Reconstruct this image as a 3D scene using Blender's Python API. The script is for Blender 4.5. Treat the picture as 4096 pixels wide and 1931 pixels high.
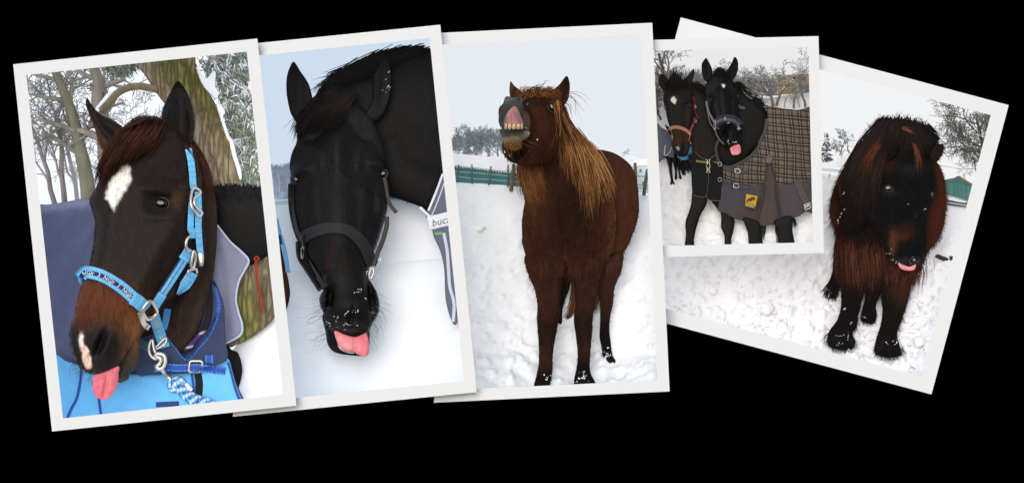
import bpy, bmesh, math, random
import numpy as np
from mathutils import Vector, Matrix
from mathutils.geometry import delaunay_2d_cdt

# ------------------------------------------------------------------ camera, sky, sun, exposure
D = 12.0                                    # camera to the front frame, metres
scn = bpy.context.scene
for o in list(bpy.data.objects): bpy.data.objects.remove(o)
cam_d = bpy.data.cameras.new('camera'); cam = bpy.data.objects.new('camera', cam_d)
scn.collection.objects.link(cam); scn.camera = cam
cam.location = (0, -D, 0); cam.rotation_euler = (math.radians(90), 0, 0)
cam_d.sensor_width = 36; cam_d.lens = 36*D/4.096; cam_d.clip_start = .1; cam_d.clip_end = 200
SUN_DIR = Vector((-.17, -1, .30)).normalized()          # towards the sun: behind the viewer, up and left
el = math.asin(SUN_DIR.z); az = math.atan2(SUN_DIR.x, SUN_DIR.y)
world = bpy.data.worlds.new('World'); scn.world = world; world.use_nodes = True
nt = world.node_tree
sk = nt.nodes.new('ShaderNodeTexSky'); sk.sky_type = 'NISHITA'; sk.sun_disc = False
sk.sun_elevation = el; sk.sun_rotation = az
nt.links.new(sk.outputs[0], nt.nodes['Background'].inputs[0])
nt.nodes['Background'].inputs[1].default_value = .06
sl = bpy.data.lights.new('sun', 'SUN'); sl.energy = 2.4; sl.angle = math.radians(46); sl.color = (1, .99, .98)
sun = bpy.data.objects.new('sun', sl); scn.collection.objects.link(sun); sun.location = (-5, -10, 5)
sun.rotation_euler = SUN_DIR.to_track_quat('Z', 'Y').to_euler()
scn.view_settings.view_transform = 'Standard'; scn.view_settings.look = 'None'
scn.view_settings.exposure = 0; scn.view_settings.gamma = 1
scn.cycles.use_denoising = True
scn.cycles.max_bounces = 5; scn.cycles.diffuse_bounces = 3; scn.cycles.glossy_bounces = 2
scn.cycles.sample_clamp_indirect = 4

# ------------------------------------------------------------------ helpers
rng = np.random.default_rng(7); random.seed(7)
OFF = 0.0; CLIP = None; COL = scn.collection
def lin(c):
    c = np.asarray(c, float)/255.0
    return np.where(c <= .04045, c/12.92, ((c+.055)/1.055)**2.4)
def P(u, v, d):
    d = np.asarray(d, float); d = np.where(d > .5, .5+(d-.5)*.3, d)      # the far scenery of each picture stands close together
    s = (D+d)/D
    return np.stack([(np.asarray(u)-2048)/1000*s, np.asarray(d)+0*np.asarray(u), (965.5-np.asarray(v))/1000*s], -1)
def mkT(u0, v0, w, n):
    k = w/n
    def f(s):
        a = np.array([float(x) for x in s.split()]).reshape(-1, 2)
        return a*k+np.array([u0, v0])
    return f
A = mkT(0, 100, 1200, 1619); B = mkT(0, 900, 1200, 1619); C = mkT(1000, 50, 1000, 1214)
Dz = mkT(900, 800, 1000, 1214); E = mkT(1700, 50, 1000, 1214); F = mkT(1700, 800, 1000, 1349)
G = mkT(2560, 50, 800, 971); H = mkT(3200, 150, 896, 1209); I = mkT(2600, 900, 1400, 2428)
J = mkT(2600, 180, 680, 1876); K = mkT(2600, 560, 700, 1931); L = mkT(1950, 280, 700, 1214)
M = mkT(3280, 450, 700, 1214); N = mkT(1100, 950, 760, 1741); O = mkT(250, 900, 700, 1214)
def cat(*a): return np.concatenate(a)

def crom(p, step, closed=True):
    p = np.asarray(p, float); n = len(p); out = []
    for i in range(n if closed else n-1):
        if closed: a, b, c, d = p[i-1], p[i], p[(i+1) % n], p[(i+2) % n]
        else: a, b, c, d = p[max(i-1, 0)], p[i], p[i+1], p[min(i+2, n-1)]
        m = max(1, int(math.ceil(np.linalg.norm(c-b)/step)))
        t = (np.arange(m)/m)[:, None]
        out.append(.5*((2*b)+(c-a)*t+(2*a-5*b+4*c-d)*t**2+(3*b-a-3*c+d)*t**3))
    if not closed: out.append(p[-1:])
    return np.concatenate(out)
def resample(p, n):
    p = np.asarray(p, float); s = np.r_[0, np.cumsum(np.linalg.norm(np.diff(p[:, :2], axis=0), axis=1))]
    t = np.linspace(0, s[-1], n)
    return np.stack([np.interp(t, s, p[:, k]) for k in range(p.shape[1])], -1)
def inside(poly, u, v):
    r = np.zeros(np.shape(u), bool); x, y = poly[:, 0], poly[:, 1]; n = len(poly)
    for i in range(n):
        j = i-1
        if y[i] == y[j]: continue
        c = ((y[i] > v) != (y[j] > v)) & (u < (x[j]-x[i])*(v-y[i])/(y[j]-y[i])+x[i])
        r ^= c
    return r
def polydist(pts, u, v, closed=False):
    u = np.asarray(u); v = np.asarray(v); best = np.full(u.shape, 1e9)
    q = np.asarray(pts); n = len(q)
    for i in range(n if closed else n-1):
        a, b = q[i], q[(i+1) % n]; ab = b-a; l2 = ab@ab+1e-9
        t = np.clip(((u-a[0])*ab[0]+(v-a[1])*ab[1])/l2, 0, 1)
        best = np.minimum(best, (u-a[0]-t*ab[0])**2+(v-a[1]-t*ab[1])**2)
    return np.sqrt(best)
def pdist(pts, u, v):
    """distance to the nearest point of a densely sampled outline"""
    out = np.empty(len(u))
    for i in range(0, len(u), 4000):
        out[i:i+4000] = np.sqrt(((u[i:i+4000, None]-pts[None, :, 0])**2+(v[i:i+4000, None]-pts[None, :, 1])**2).min(1)) if len(u) else 0
    return out
_perm = np.random.default_rng(3).random((256, 256))
def vnoise(u, v):
    iu = np.floor(u).astype(int); iv = np.floor(v).astype(int); fu = u-iu; fv = v-iv
    fu = fu*fu*(3-2*fu); fv = fv*fv*(3-2*fv)
    g = lambda a, b: _perm[a % 256, b % 256]
    return (g(iu, iv)*(1-fu)+g(iu+1, iv)*fu)*(1-fv)+(g(iu, iv+1)*(1-fu)+g(iu+1, iv+1)*fu)*fv
def fbm(u, v, s, o=4):
    r = 0; a = 1; t = 0
    for k in range(o): r = r+a*vnoise(u/s*2**k+17.3*k, v/s*2**k+5.7*k); t += a; a *= .5
    return r/t*2-1
def offset_poly(p, e):
    p = np.asarray(p, float); n = len(p)
    area = .5*sum(p[i-1][0]*p[i][1]-p[i][0]*p[i-1][1] for i in range(n)); sg = 1 if area > 0 else -1
    out = []
    for i in range(n):
        a = p[i]-p[i-1]; b = p[(i+1) % n]-p[i]
        na = np.array([a[1], -a[0]])/np.linalg.norm(a)*sg; nb = np.array([b[1], -b[0]])/np.linalg.norm(b)*sg
        m = na+nb; m = m/(m@m)*2
        out.append(p[i]+m*e)
    return np.array(out)

# ------------------------------------------------------------------ objects
def tag(o, label=None, cat_=None, group=None, kind=None):
    if label: o['label'] = label
    if cat_: o['category'] = cat_
    if group: o['group'] = group
    if kind: o['kind'] = kind
    return o
def thing(name, label, cat_, at, group=None):
    o = bpy.data.objects.new(name, None); COL.objects.link(o); o.empty_display_size = .05
    o.location = [float(x) for x in at]
    return tag(o, label, cat_, group)
def mk(name, verts, faces, mat, parent=None, cols=None, uv=None, smooth=True, clip=True):
    v = np.asarray(verts, float)
    me = bpy.data.meshes.new(name); me.from_pydata(v.tolist(), [], [list(map(int, f)) for f in faces])
    if cols is not None:
        at = me.color_attributes.new('Col', 'FLOAT_COLOR', 'POINT')
        cc = np.ones((len(v), 4)); cc[:, :3] = cols; at.data.foreach_set('color', cc.ravel())
    if uv is not None:
        at = me.attributes.new('uvp', 'FLOAT_VECTOR', 'POINT')
        q = np.zeros((len(v), 3)); q[:, :2] = uv; at.data.foreach_set('vector', q.ravel())
    if clip and CLIP:
        todo = [(c, n) for c, n in CLIP if ((v-np.array(c))@np.array(n) > 0).any()]
        if todo:
            bm = bmesh.new(); bm.from_mesh(me)
            for c, n in todo:
                bmesh.ops.bisect_plane(bm, geom=bm.verts[:]+bm.edges[:]+bm.faces[:], plane_co=c, plane_no=n, clear_outer=True)
            bm.to_mesh(me); bm.free()
    if smooth: me.polygons.foreach_set('use_smooth', [True]*len(me.polygons))
    me.materials.append(mat); me.update()
    o = bpy.data.objects.new(name, me); COL.objects.link(o)
    if parent is not None:
        o.parent = parent
        if parent.type == 'EMPTY': o.matrix_parent_inverse = Matrix.Translation(-parent.location)
    return o

# ------------------------------------------------------------------ materials
def mat_new(name):
    m = bpy.data.materials.new(name); m.use_nodes = True
    return m, m.node_tree, m.node_tree.nodes['Principled BSDF']
def N_(nt, t, **k):
    n = nt.nodes.new(t)
    for a, b in k.items(): setattr(n, a, b)
    return n
def plain(name, col, rough=.6, spec=.3, var=.12, vscale=30, bump=0, bscale=200, metal=0, attr=False, sheen=0, stretch=None, coat=0):
    """base colour (or the Col attribute) with noise variation and fine relief"""
    m, nt, b = mat_new(name)
    b.inputs['Roughness'].default_value = rough; b.inputs['Specular IOR Level'].default_value = spec
    b.inputs['Metallic'].default_value = metal
    b.inputs['Sheen Weight'].default_value = sheen; b.inputs['Sheen Roughness'].default_value = .4
    b.inputs['Coat Weight'].default_value = coat
    tc = N_(nt, 'ShaderNodeTexCoord'); mp = N_(nt, 'ShaderNodeMapping')
    nt.links.new(tc.outputs['Object'], mp.inputs['Vector'])
    if stretch: mp.inputs['Scale'].default_value = stretch
    no = N_(nt, 'ShaderNodeTexNoise'); no.inputs['Scale'].default_value = vscale; no.inputs['Detail'].default_value = 5
    nt.links.new(mp.outputs[0], no.inputs['Vector'])
    mr = N_(nt, 'ShaderNodeMapRange'); mr.inputs[1].default_value = .25; mr.inputs[2].default_value = .75
    mr.inputs[3].default_value = 1-var; mr.inputs[4].default_value = 1+var
    nt.links.new(no.outputs['Fac'], mr.inputs[0])
    mx = N_(nt, 'ShaderNodeVectorMath', operation='SCALE')
    if attr:
        at = N_(nt, 'ShaderNodeAttribute', attribute_name='Col'); nt.links.new(at.outputs['Color'], mx.inputs[0])
    else:
        mx.inputs[0].default_value = tuple(lin(col))
    nt.links.new(mr.outputs[0], mx.inputs['Scale']); nt.links.new(mx.outputs[0], b.inputs['Base Color'])
    if bump:
        n2 = N_(nt, 'ShaderNodeTexNoise'); n2.inputs['Scale'].default_value = bscale; n2.inputs['Detail'].default_value = 4
        nt.links.new(mp.outputs[0], n2.inputs['Vector'])
        bp = N_(nt, 'ShaderNodeBump'); bp.inputs['Strength'].default_value = bump; bp.inputs['Distance'].default_value = .004
        nt.links.new(n2.outputs['Fac'], bp.inputs['Height']); nt.links.new(bp.outputs[0], b.inputs['Normal'])
    return m
def emis(name, col, strength=1.0):
    m = bpy.data.materials.new(name); m.use_nodes = True; nt = m.node_tree; nt.nodes.clear()
    e = N_(nt, 'ShaderNodeEmission'); e.inputs[0].default_value = (*lin(col), 1); e.inputs[1].default_value = strength
    o = N_(nt, 'ShaderNodeOutputMaterial'); nt.links.new(e.outputs[0], o.inputs[0]); return m
MAT = {}
MAT['paper'] = plain('print_paper', (236, 241, 247), .75, .1, .006, 3)
MAT['black'] = plain('matte_black', (0, 0, 0), 1, 0, 0)
MAT['coat'] = plain('horse_coat', None, .46, .11, .4, 80, .5, 220, attr=True, stretch=(1, 1, .32))
MAT['shaggy'] = plain('shaggy_coat', None, .8, .06, .3, 60, .5, 150, attr=True, stretch=(1, 1, .3))
MAT['hair'] = plain('horse_hair', None, .6, .08, .25, 40, attr=True)
MAT['eye'] = plain('eye_gloss', (14, 12, 14), .06, .6, 0)
MAT['tongue'] = plain('tongue_skin', None, .42, .3, .2, 50, .4, 120, attr=True)
MAT['skin'] = plain('lip_skin', None, .42, .4, .15, 60, .3, 200, attr=True)
MAT['cloth'] = plain('rug_cloth', None, .8, .12, .07, 25, .12, 350, attr=True)
MAT['web'] = plain('nylon_webbing', None, .6, .25, .12, 120, .3, 500, attr=True)
MAT['leather'] = plain('strap_leather', None, .5, .3, .2, 60, .3, 250, attr=True)
MAT['steel'] = plain('brushed_steel', (196, 192, 186), .32, .5, .12, 60, metal=.85)
MAT['iron'] = plain('dull_buckle_metal', (150, 146, 138), .4, .5, .15, 60, metal=.7)
MAT['snow'] = plain('snow', None, .7, .2, .025, 12, .35, 60, attr=True)
MAT['flake'] = plain('snow_flecks', (244, 247, 252), .7, .2, .02)
MAT['bark'] = plain('tree_bark', None, .9, .1, .3, 25, .8, 45, attr=True, stretch=(1, 1, .3))
MAT['leaf'] = plain('needle_foliage', None, .8, .1, .25, 40, attr=True)
MAT['paint'] = plain('painted_board', None, .65, .2, .08, 20, .1, 80, attr=True)
MAT['rope'] = plain('braided_rope', None, .8, .1, .15, 90, .3, 300, attr=True)
MAT['print'] = plain('thread_lettering', None, .7, .15, .05, attr=True)
MAT['tooth'] = plain('tooth_enamel', None, .35, .5, .12, 90, attr=True)

# ------------------------------------------------------------------ shapes traced in picture units, given depth
def poisson(mask):
    x = np.zeros(mask.shape); m = mask.astype(float)
    def Ap(p):
        q = 4*p; q[1:] -= p[:-1]; q[:-1] -= p[1:]; q[:, 1:] -= p[:, :-1]; q[:, :-1] -= p[:, 1:]
        return q*m
    r = m.copy(); p = r.copy(); rs = (r*r).sum()
    for _ in range(260):
        q = Ap(p); al = rs/((p*q).sum()+1e-12); x += al*p; r -= al*q
        rn = (r*r).sum()
        if rn < 1e-5*m.sum(): break
        p = r+rn/rs*p; rs = rn
    return x
def bl(g, x, y):
    x = np.clip(x, 0, g.shape[1]-1.001); y = np.clip(y, 0, g.shape[0]-1.001)
    i = x.astype(int); j = y.astype(int); a = x-i; b = y-j
    return (g[j, i]*(1-a)+g[j, i+1]*a)*(1-b)+(g[j+1, i]*(1-a)+g[j+1, i+1]*a)*b
class Part:
    """a rounded body grown from an outline: depth d, roundness k, local sculpting bumps and creases"""
    def __init__(s, outline, d, k=.8, res=6, tilt=(0, 0), bumps=(), lines=(), maxh=None, back=.6, step=None, rough=0, sharp=False):
        s.o = np.asarray(outline, float) if sharp else crom(outline, step or max(res*.8, 3))
        s.d = d+OFF; s.k = k; s.res = res; s.tilt = tilt; s.bumps = bumps; s.lines = [(crom(a, 12, False), w, h) for a, w, h in lines]
        s.maxh = maxh; s.back = back; s.rough = rough
        lo = s.o.min(0); hi = s.o.max(0); s.c = (lo+hi)/2
        s.g = max(res*.9, (hi-lo).max()/150)
        s.lo = lo-2*s.g; nx = int((hi[0]-lo[0])/s.g)+5; ny = int((hi[1]-lo[1])/s.g)+5
        X, Y = np.meshgrid(s.lo[0]+np.arange(nx)*s.g, s.lo[1]+np.arange(ny)*s.g)
        s.mask = inside(s.o, X, Y); s.phi = poisson(s.mask)*s.g**2
    def h(s, u, v):
        x = (u-s.lo[0])/s.g; y = (v-s.lo[1])/s.g
        h = s.k*np.sqrt(2*np.maximum(bl(s.phi, x, y), 0))/1000
        if s.maxh: h = s.maxh*np.tanh(h/s.maxh)
        e = np.clip(h/(.02*s.k+.004), 0, 1)
        for (bu, bv, su, sv, r, a) in s.bumps:
            c_, s_ = math.cos(math.radians(r)), math.sin(math.radians(r))
            p = ((u-bu)*c_+(v-bv)*s_)/su; q = (-(u-bu)*s_+(v-bv)*c_)/sv
            h = h+a*e*np.exp(-p*p-q*q)
        for (pl, w, a) in s.lines: h = h+a*e*np.exp(-(polydist(pl, u, v)/w)**2)
        if s.rough: h = h+s.rough*e*fbm(u, v, 40, 3)
        return h
    def base(s, u, v): return s.d+s.tilt[0]*(u-s.c[0])/1000+s.tilt[1]*(v-s.c[1])/1000
    def front(s, u, v):
        y = s.base(u, v)-s.h(u, v)
        return np.where(inside(s.o, u, v), y, np.inf)
    def mesh(s):
        lo = s.o.min(0); hi = s.o.max(0); r = s.res
        X, Y = np.meshgrid(np.arange(lo[0], hi[0], r), np.arange(lo[1], hi[1], r*.87))
        X = X+(np.arange(X.shape[0]) % 2)[:, None]*r/2
        X = X.ravel(); Y = Y.ravel(); k = inside(s.o, X, Y); X = X[k]; Y = Y[k]
        k = pdist(s.o, X, Y) > r*.45; X = X[k]; Y = Y[k]
        nb = len(s.o)
        pts = np.concatenate([s.o, np.stack([X, Y], -1)])
        vs, es, fs, ov, _, _ = delaunay_2d_cdt([Vector(p) for p in pts.tolist()], [], [list(range(nb))], 1, 1e-4)
        q = np.array([(a.x, a.y) for a in vs]); isb = np.array([any(i < nb for i in o) or not o for o in ov])
        h = s.h(q[:, 0], q[:, 1]); h[isb] = 0
        T = np.array([f for f in fs if len(f) == 3])
        for _ in range(2):
            acc = np.zeros(len(q)); cnt = np.zeros(len(q))
            for a, b in ((0, 1), (1, 2), (2, 0)):
                np.add.at(acc, T[:, a], h[T[:, b]]); np.add.at(cnt, T[:, a], 1)
            hn = acc/np.maximum(cnt, 1); h = np.where(isb, 0, h*.6+hn*.4)
        b = s.base(q[:, 0], q[:, 1]); n = len(q)
        vf = P(q[:, 0], q[:, 1], b-h)
        bi = np.where(isb, np.arange(n), -1); ins = np.where(~isb)[0]; bi[ins] = n+np.arange(len(ins))
        vb = P(q[ins, 0], q[ins, 1], b[ins]+s.back*np.abs(h[ins]))
        V = np.concatenate([vf, vb]); a = q[T[:, 1]]-q[T[:, 0]]; c = q[T[:, 2]]-q[T[:, 0]]
        fl = (a[:, 0]*c[:, 1]-a[:, 1]*c[:, 0]) > 0
        Tf = np.where(fl[:, None], T[:, ::-1], T); Tb = bi[Tf[:, ::-1]]
        return V, np.concatenate([Tf, Tb]), np.concatenate([q, q[ins]])
class Surf:
    def __init__(s, *parts): s.p = list(parts)
    def __call__(s, u, v):
        u = np.asarray(u, float); v = np.asarray(v, float); y = np.full(u.shape, np.inf)
        for p in s.p: y = np.minimum(y, p.front(u, v))
        return y
def flat(d): return lambda u, v: np.full(np.shape(u), d+OFF)
def colour(q, base, patches=(), jit=6):
    u = q[:, 0]; v = q[:, 1]; c = np.tile(lin(base), (len(q), 1))
    ju = u+jit*fbm(u, v, 14, 2); jv = v+jit*fbm(u+91, v+37, 14, 2)
    for p in patches:
        if p[0] == 'g':
            _, bu, bv, su, sv, r, col, st = p
            c_, s_ = math.cos(math.radians(r)), math.sin(math.radians(r))
            a = ((ju-bu)*c_+(jv-bv)*s_)/su; b = (-(ju-bu)*s_+(jv-bv)*c_)/sv
            al = st*np.clip(1.6*np.exp(-a*a-b*b), 0, 1)
        else:
            _, poly, col, soft = p
            sd = np.where(inside(poly, ju, jv), 1, -1)*polydist(poly, ju, jv, True)
            al = np.clip(.5+sd/(2*soft+1e-6), 0, 1)
        c = c*(1-al[:, None])+lin(col)*al[:, None]
    return c
def coat_tone(c, dk=1.0):
    """real coats are darker than they look in open light; white markings stay white"""
    l = c.mean(1, keepdims=True); k = COATK*dk; return c*(k+(1-k)*np.clip((l-.12)/.3, 0, 1))
COATK = .46
def body(name, parts, mat, parent, base, patches=(), jit=6, uvf=None):
    Vs, Fs, Cs, Us, n = [], [], [], [], 0
    for p in parts:
        V, T, q = p.mesh(); Vs.append(V); Fs.append(T+n); n += len(V)
        b = base; pt = patches
        if hasattr(p, 'col'): b, pt = p.col
        cc = colour(q, b, pt, jit); Cs.append(coat_tone(cc, .72 if mat.name == 'horse_coat' else 1.) if mat.name in ('horse_coat', 'shaggy_coat') else cc); Us.append(q if uvf is None else uvf(q))
    return mk(name, np.concatenate(Vs), np.concatenate(Fs), mat, parent, np.concatenate(Cs), np.concatenate(Us))
def col_(p, base, patches=()): p.col = (base, patches); return p

def sweep(path, rad, sides=8, closed=False):
    """tube along 3-D points; rad scalar or list (metres)"""
    p = np.asarray(path, float); n = len(p); rad = np.broadcast_to(rad, (n,))
    V = []; up = np.array([.13, -1, .21])
    for i in range(n):
        a = p[(i+1) % n] if (closed or i < n-1) else p[i]; b = p[i-1] if (closed or i > 0) else p[i]
        t = a-b; t = t/(np.linalg.norm(t)+1e-12)
        x = np.cross(t, up); x /= np.linalg.norm(x)+1e-12; y = np.cross(t, x)
        an = np.arange(sides)/sides*2*math.pi
        V.append(p[i]+rad[i]*(np.cos(an)[:, None]*x+np.sin(an)[:, None]*y))
    V = np.concatenate(V); Fc = []
    for i in range(n if closed else n-1):
        j = (i+1) % n
        for k in range(sides):
            l = (k+1) % sides; Fc.append((i*sides+k, i*sides+l, j*sides+l, j*sides+k))
    if not closed: Fc.append(list(range(sides))[::-1]); Fc.append([(n-1)*sides+k for k in range(sides)])
    return V, Fc
def smoothed(y, it=2):
    y = np.array(y, float)
    for _ in range(it):
        z = y.copy(); z[1:-1] = (y[:-2]+2*y[1:-1]+y[2:])/4; y = z
    return y
def fixinf(y, dflt):
    y = np.array(y, float); ok = np.isfinite(y)
    if not ok.any(): return np.full(len(y), dflt)
    return np.interp(np.arange(len(y)), np.where(ok)[0], y[ok])
def cord(name, pts, r, surf, off, mat, parent, col, closed=False, sides=8, dflt=.3, step=6, straight=False, fn=None):
    """round cord, ring or wire following a surface; r in picture units"""
    p = np.asarray(pts, float)
    p = (resample(np.r_[p, p[:1]] if closed else p, max(3, int(np.linalg.norm(np.diff(p, axis=0), axis=1).sum()/step)+2)) if straight else crom(p, step, closed))
    if straight and closed: p = p[:-1]
    y = smoothed(fixinf(surf(p[:, 0], p[:, 1]), dflt+OFF), 3)-off
    V, Fc = sweep(P(p[:, 0], p[:, 1], y), r/1000, sides, closed)
    c = np.tile(lin(col), (len(V), 1)) if fn is None else fn(len(p), sides)
    return mk(name, V, Fc, mat, parent, c)
def strap(name, pts, w, surf, off, mat, parent, cf, thick=.006, nx=9, step=6, dflt=.3, wf=None, sharp=False, sm=3, uvw=False):
    """flat band draped over a surface; cf(t, s) -> colour across (t -1..1) and along (px)"""
    p = np.asarray(pts, float) if sharp else crom(pts, step, False)
    if sharp: p = resample(p, max(2, int(np.linalg.norm(np.diff(p, axis=0), axis=1).sum()/step)+1))
    t = np.gradient(p, axis=0); t /= np.linalg.norm(t, axis=1)[:, None]+1e-9; nrm = np.stack([-t[:, 1], t[:, 0]], -1)
    s = np.r_[0, np.cumsum(np.linalg.norm(np.diff(p, axis=0), axis=1))]
    X = np.linspace(-1, 1, nx); ww = np.broadcast_to(w if wf is None else w*wf(s/s[-1]), (len(p),))
    q = p[:, None, :]+nrm[:, None, :]*X[None, :, None]*(ww/2)[:, None, None]
    y = np.stack([smoothed(fixinf(surf(q[:, i, 0], q[:, i, 1]), np.nan), sm) for i in range(nx)], 1)
    m = np.isfinite(y)
    if not m.all(): y = np.where(m, y, np.nanmean(y) if m.any() else dflt+OFF)
    y = np.minimum(y, y[:, nx//2][:, None]+.03)-off
    fr = P(q[..., 0], q[..., 1], y).reshape(-1, 3); ed = .0015*(1-np.abs(X)**6)
    fr[:, 1] -= np.tile(ed, len(p)); bk = P(q[..., 0], q[..., 1], y+thick).reshape(-1, 3)
    n = len(fr); Fc = []
    for i in range(len(p)-1):
        for j in range(nx-1):
            a = i*nx+j; Fc.append((a, a+1, a+nx+1, a+nx)); Fc.append((n+a, n+a+nx, n+a+nx+1, n+a+1))
        for a, b in ((i*nx, (i+1)*nx), ((i+1)*nx+nx-1, i*nx+nx-1)): Fc.append((a, b, n+b, n+a))
    for a0 in (0, (len(p)-1)*nx):
        for j in range(nx-1): Fc.append((a0+j, a0+j+1, n+a0+j+1, n+a0+j) if a0 else (a0+j+1, a0+j, n+a0+j, n+a0+j+1))
    cc = np.array([[cf(x, ss) for x in X] for ss in s]).reshape(-1, 3); cc = lin(cc)
    o = mk(name, np.concatenate([fr, bk]), Fc, mat, parent, np.concatenate([cc, cc]))
    o_info = (p, nrm, s, y[:, nx//2]); return o, o_info
def letters(name, txt, info, s0, size, mat, parent, col, shear=0, off=.004, dn=0, thick=.001):
    """lettering sewn or printed along a band"""
    p, nrm, s, y = info
    cu = bpy.data.curves.new('t', 'FONT'); cu.body = txt; cu.size = 1; cu.shear = shear; cu.resolution_u = 2
    ob = bpy.data.objects.new('t', cu); COL.objects.link(ob)
    me = bpy.data.meshes.new_from_object(ob); bpy.data.objects.remove(ob)
    if not len(me.vertices): return None
    co = np.array([v.co[:] for v in me.vertices]); fs = [list(f.vertices) for f in me.polygons]; bpy.data.meshes.remove(me)
    ss = s0+co[:, 0]*size; t = -(co[:, 1]-.34)*size+dn
    u = np.interp(ss, s, p[:, 0])+np.interp(ss, s, nrm[:, 0])*t; v = np.interp(ss, s, p[:, 1])+np.interp(ss, s, nrm[:, 1])*t
    V = P(u, v, np.interp(ss, s, y)-off)
    return mk(name, V, fs, mat, parent, np.tile(lin(col), (len(V), 1)), smooth=False)
def ribbons(paths, ys, w, cols):
    """hair strands: tapered ridge-shaped ribbons. paths (n,m,2), ys (n,m), w (n,), cols (n,3)"""
    n, m, _ = paths.shape; t = np.gradient(paths, axis=1); t /= np.linalg.norm(t, axis=2, keepdims=True)+1e-9
    nr = np.stack([-t[..., 1], t[..., 0]], -1); tp = (1-np.linspace(0, 1, m)**2*.9)[None, :]*w[:, None]/2
    l = paths+nr*tp[..., None]; r = paths-nr*tp[..., None]
    V = np.stack([P(l[..., 0], l[..., 1], ys+.0008), P(paths[..., 0], paths[..., 1], ys-tp/1000*.9), P(r[..., 0], r[..., 1], ys+.0008)], 2).reshape(-1, 3)
    b = (np.arange(n)*m*3)[:, None]+(np.arange(m-1)*3)[None, :]; b = b.ravel()
    Fc = np.concatenate([np.stack([b, b+3, b+4, b+1], -1), np.stack([b+1, b+4, b+5, b+2], -1)])
    return V, Fc, np.repeat(cols, m*3, axis=0)
def pickc(cols, n, var=.2):
    c = np.array([lin(x) for x in cols]); c = c[rng.integers(0, len(c), n)]
    return c*(1+var*rng.uniform(-1, 1, (n, 1)))
def strands(name, parent, guides, n, surf, cols, w=3, off=.006, jit=8, lenv=.35, m=8, wave=6, dflt=.3, thick=.012, mat='hair', tone=.55):
    g = np.array([resample(crom(x, 10, False), m) for x in guides]); k = len(g)
    t = rng.uniform(0, k-1, n); i = np.minimum(t.astype(int), k-2); f = (t-i)[:, None, None]
    p = g[i]*(1-f)+g[i+1]*f
    ln = 1-lenv*rng.random(n)**1.5; st = np.linspace(0, 1, m)
    p = np.array([np.stack([np.interp(st*l, st, q[:, c]) for c in (0, 1)], -1) for q, l in zip(p, ln)])
    p = p+rng.normal(0, jit, (n, 1, 2))+rng.normal(0, wave, (n, 1, 2))*(st**1.5)[None, :, None]+(wave*.5*np.sin(st[None, :]*rng.uniform(3, 8, (n, 1))+rng.uniform(0, 6, (n, 1))))[..., None]*st[None, :, None]
    y = surf(p[..., 0], p[..., 1]); dd = dflt+OFF
    y = np.array([smoothed(fixinf(a, dd), 3) for a in y])-off-thick*rng.random((n, 1))
    V, Fc, Cc = ribbons(p, y, w*rng.uniform(.6, 1.3, n), pickc(cols, n)*(tone if mat == 'hair' else 1))
    return mk(name, V, Fc, MAT[mat], parent, Cc)
def fur(name, parent, part_list, n, ln, w, dirf, cols=None, base=None, patches=(), edge=.35, off=.0, spread=25, mat='hair', stuff=True, outlines=None, lift=.004):
    """short coat hair rooted over a body and fringing its outline"""
    surf = Surf(*part_list); rp, rc = [], []
    per = np.array([p.mask.sum()*p.g**2 for p in part_list]); per = per/per.sum()
    for p, fr in zip(part_list, per):
        k = max(4, int(n*fr)); ne = int(k*edge)
        i = rng.integers(0, len(p.o), ne); e = p.o[i]+(p.c-p.o[i])/np.linalg.norm(p.c-p.o[i]+1e-6, axis=1)[:, None]*rng.uniform(0, 6, (ne, 1))
        lo, hi = p.o.min(0), p.o.max(0); q = rng.uniform(lo, hi, (k*3, 2)); q = q[inside(p.o, q[:, 0], q[:, 1])][:k-ne]
        r = np.concatenate([e, q]); rp.append(r)
        b, pt = getattr(p, 'col', (base, patches)); rc.append(coat_tone(colour(r, b, pt, 4)))
    r = np.concatenate(rp); c = np.concatenate(rc)*rng.uniform(.8, 1.3, (len(r), 1))
    y = surf(r[:, 0], r[:, 1]); ok = np.isfinite(y); r, c, y = r[ok], c[ok], y[ok]; k = len(r)
    d = dirf(r); an = np.radians(rng.normal(0, spread, k)); d = np.stack([d[:, 0]*np.cos(an)-d[:, 1]*np.sin(an), d[:, 0]*np.sin(an)+d[:, 1]*np.cos(an)], -1)
    L_ = ln*rng.uniform(.5, 1.3, k); m = 3; st = np.linspace(0, 1, m)
    p = r[:, None]+d[:, None]*(L_[:, None]*st)[..., None]
    yy = surf(p[..., 0], p[..., 1]); yy = np.where(np.isfinite(yy), yy, y[:, None]); yy = np.minimum(yy, y[:, None]+.01)-off-lift*(.3+st)
    V, Fc, Cc = ribbons(p, yy, w*rng.uniform(.6, 1.3, k), c)
    o = mk(name, V, Fc, MAT[mat], parent, Cc)
    if stuff: o['kind'] = 'stuff'
    return o
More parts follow.
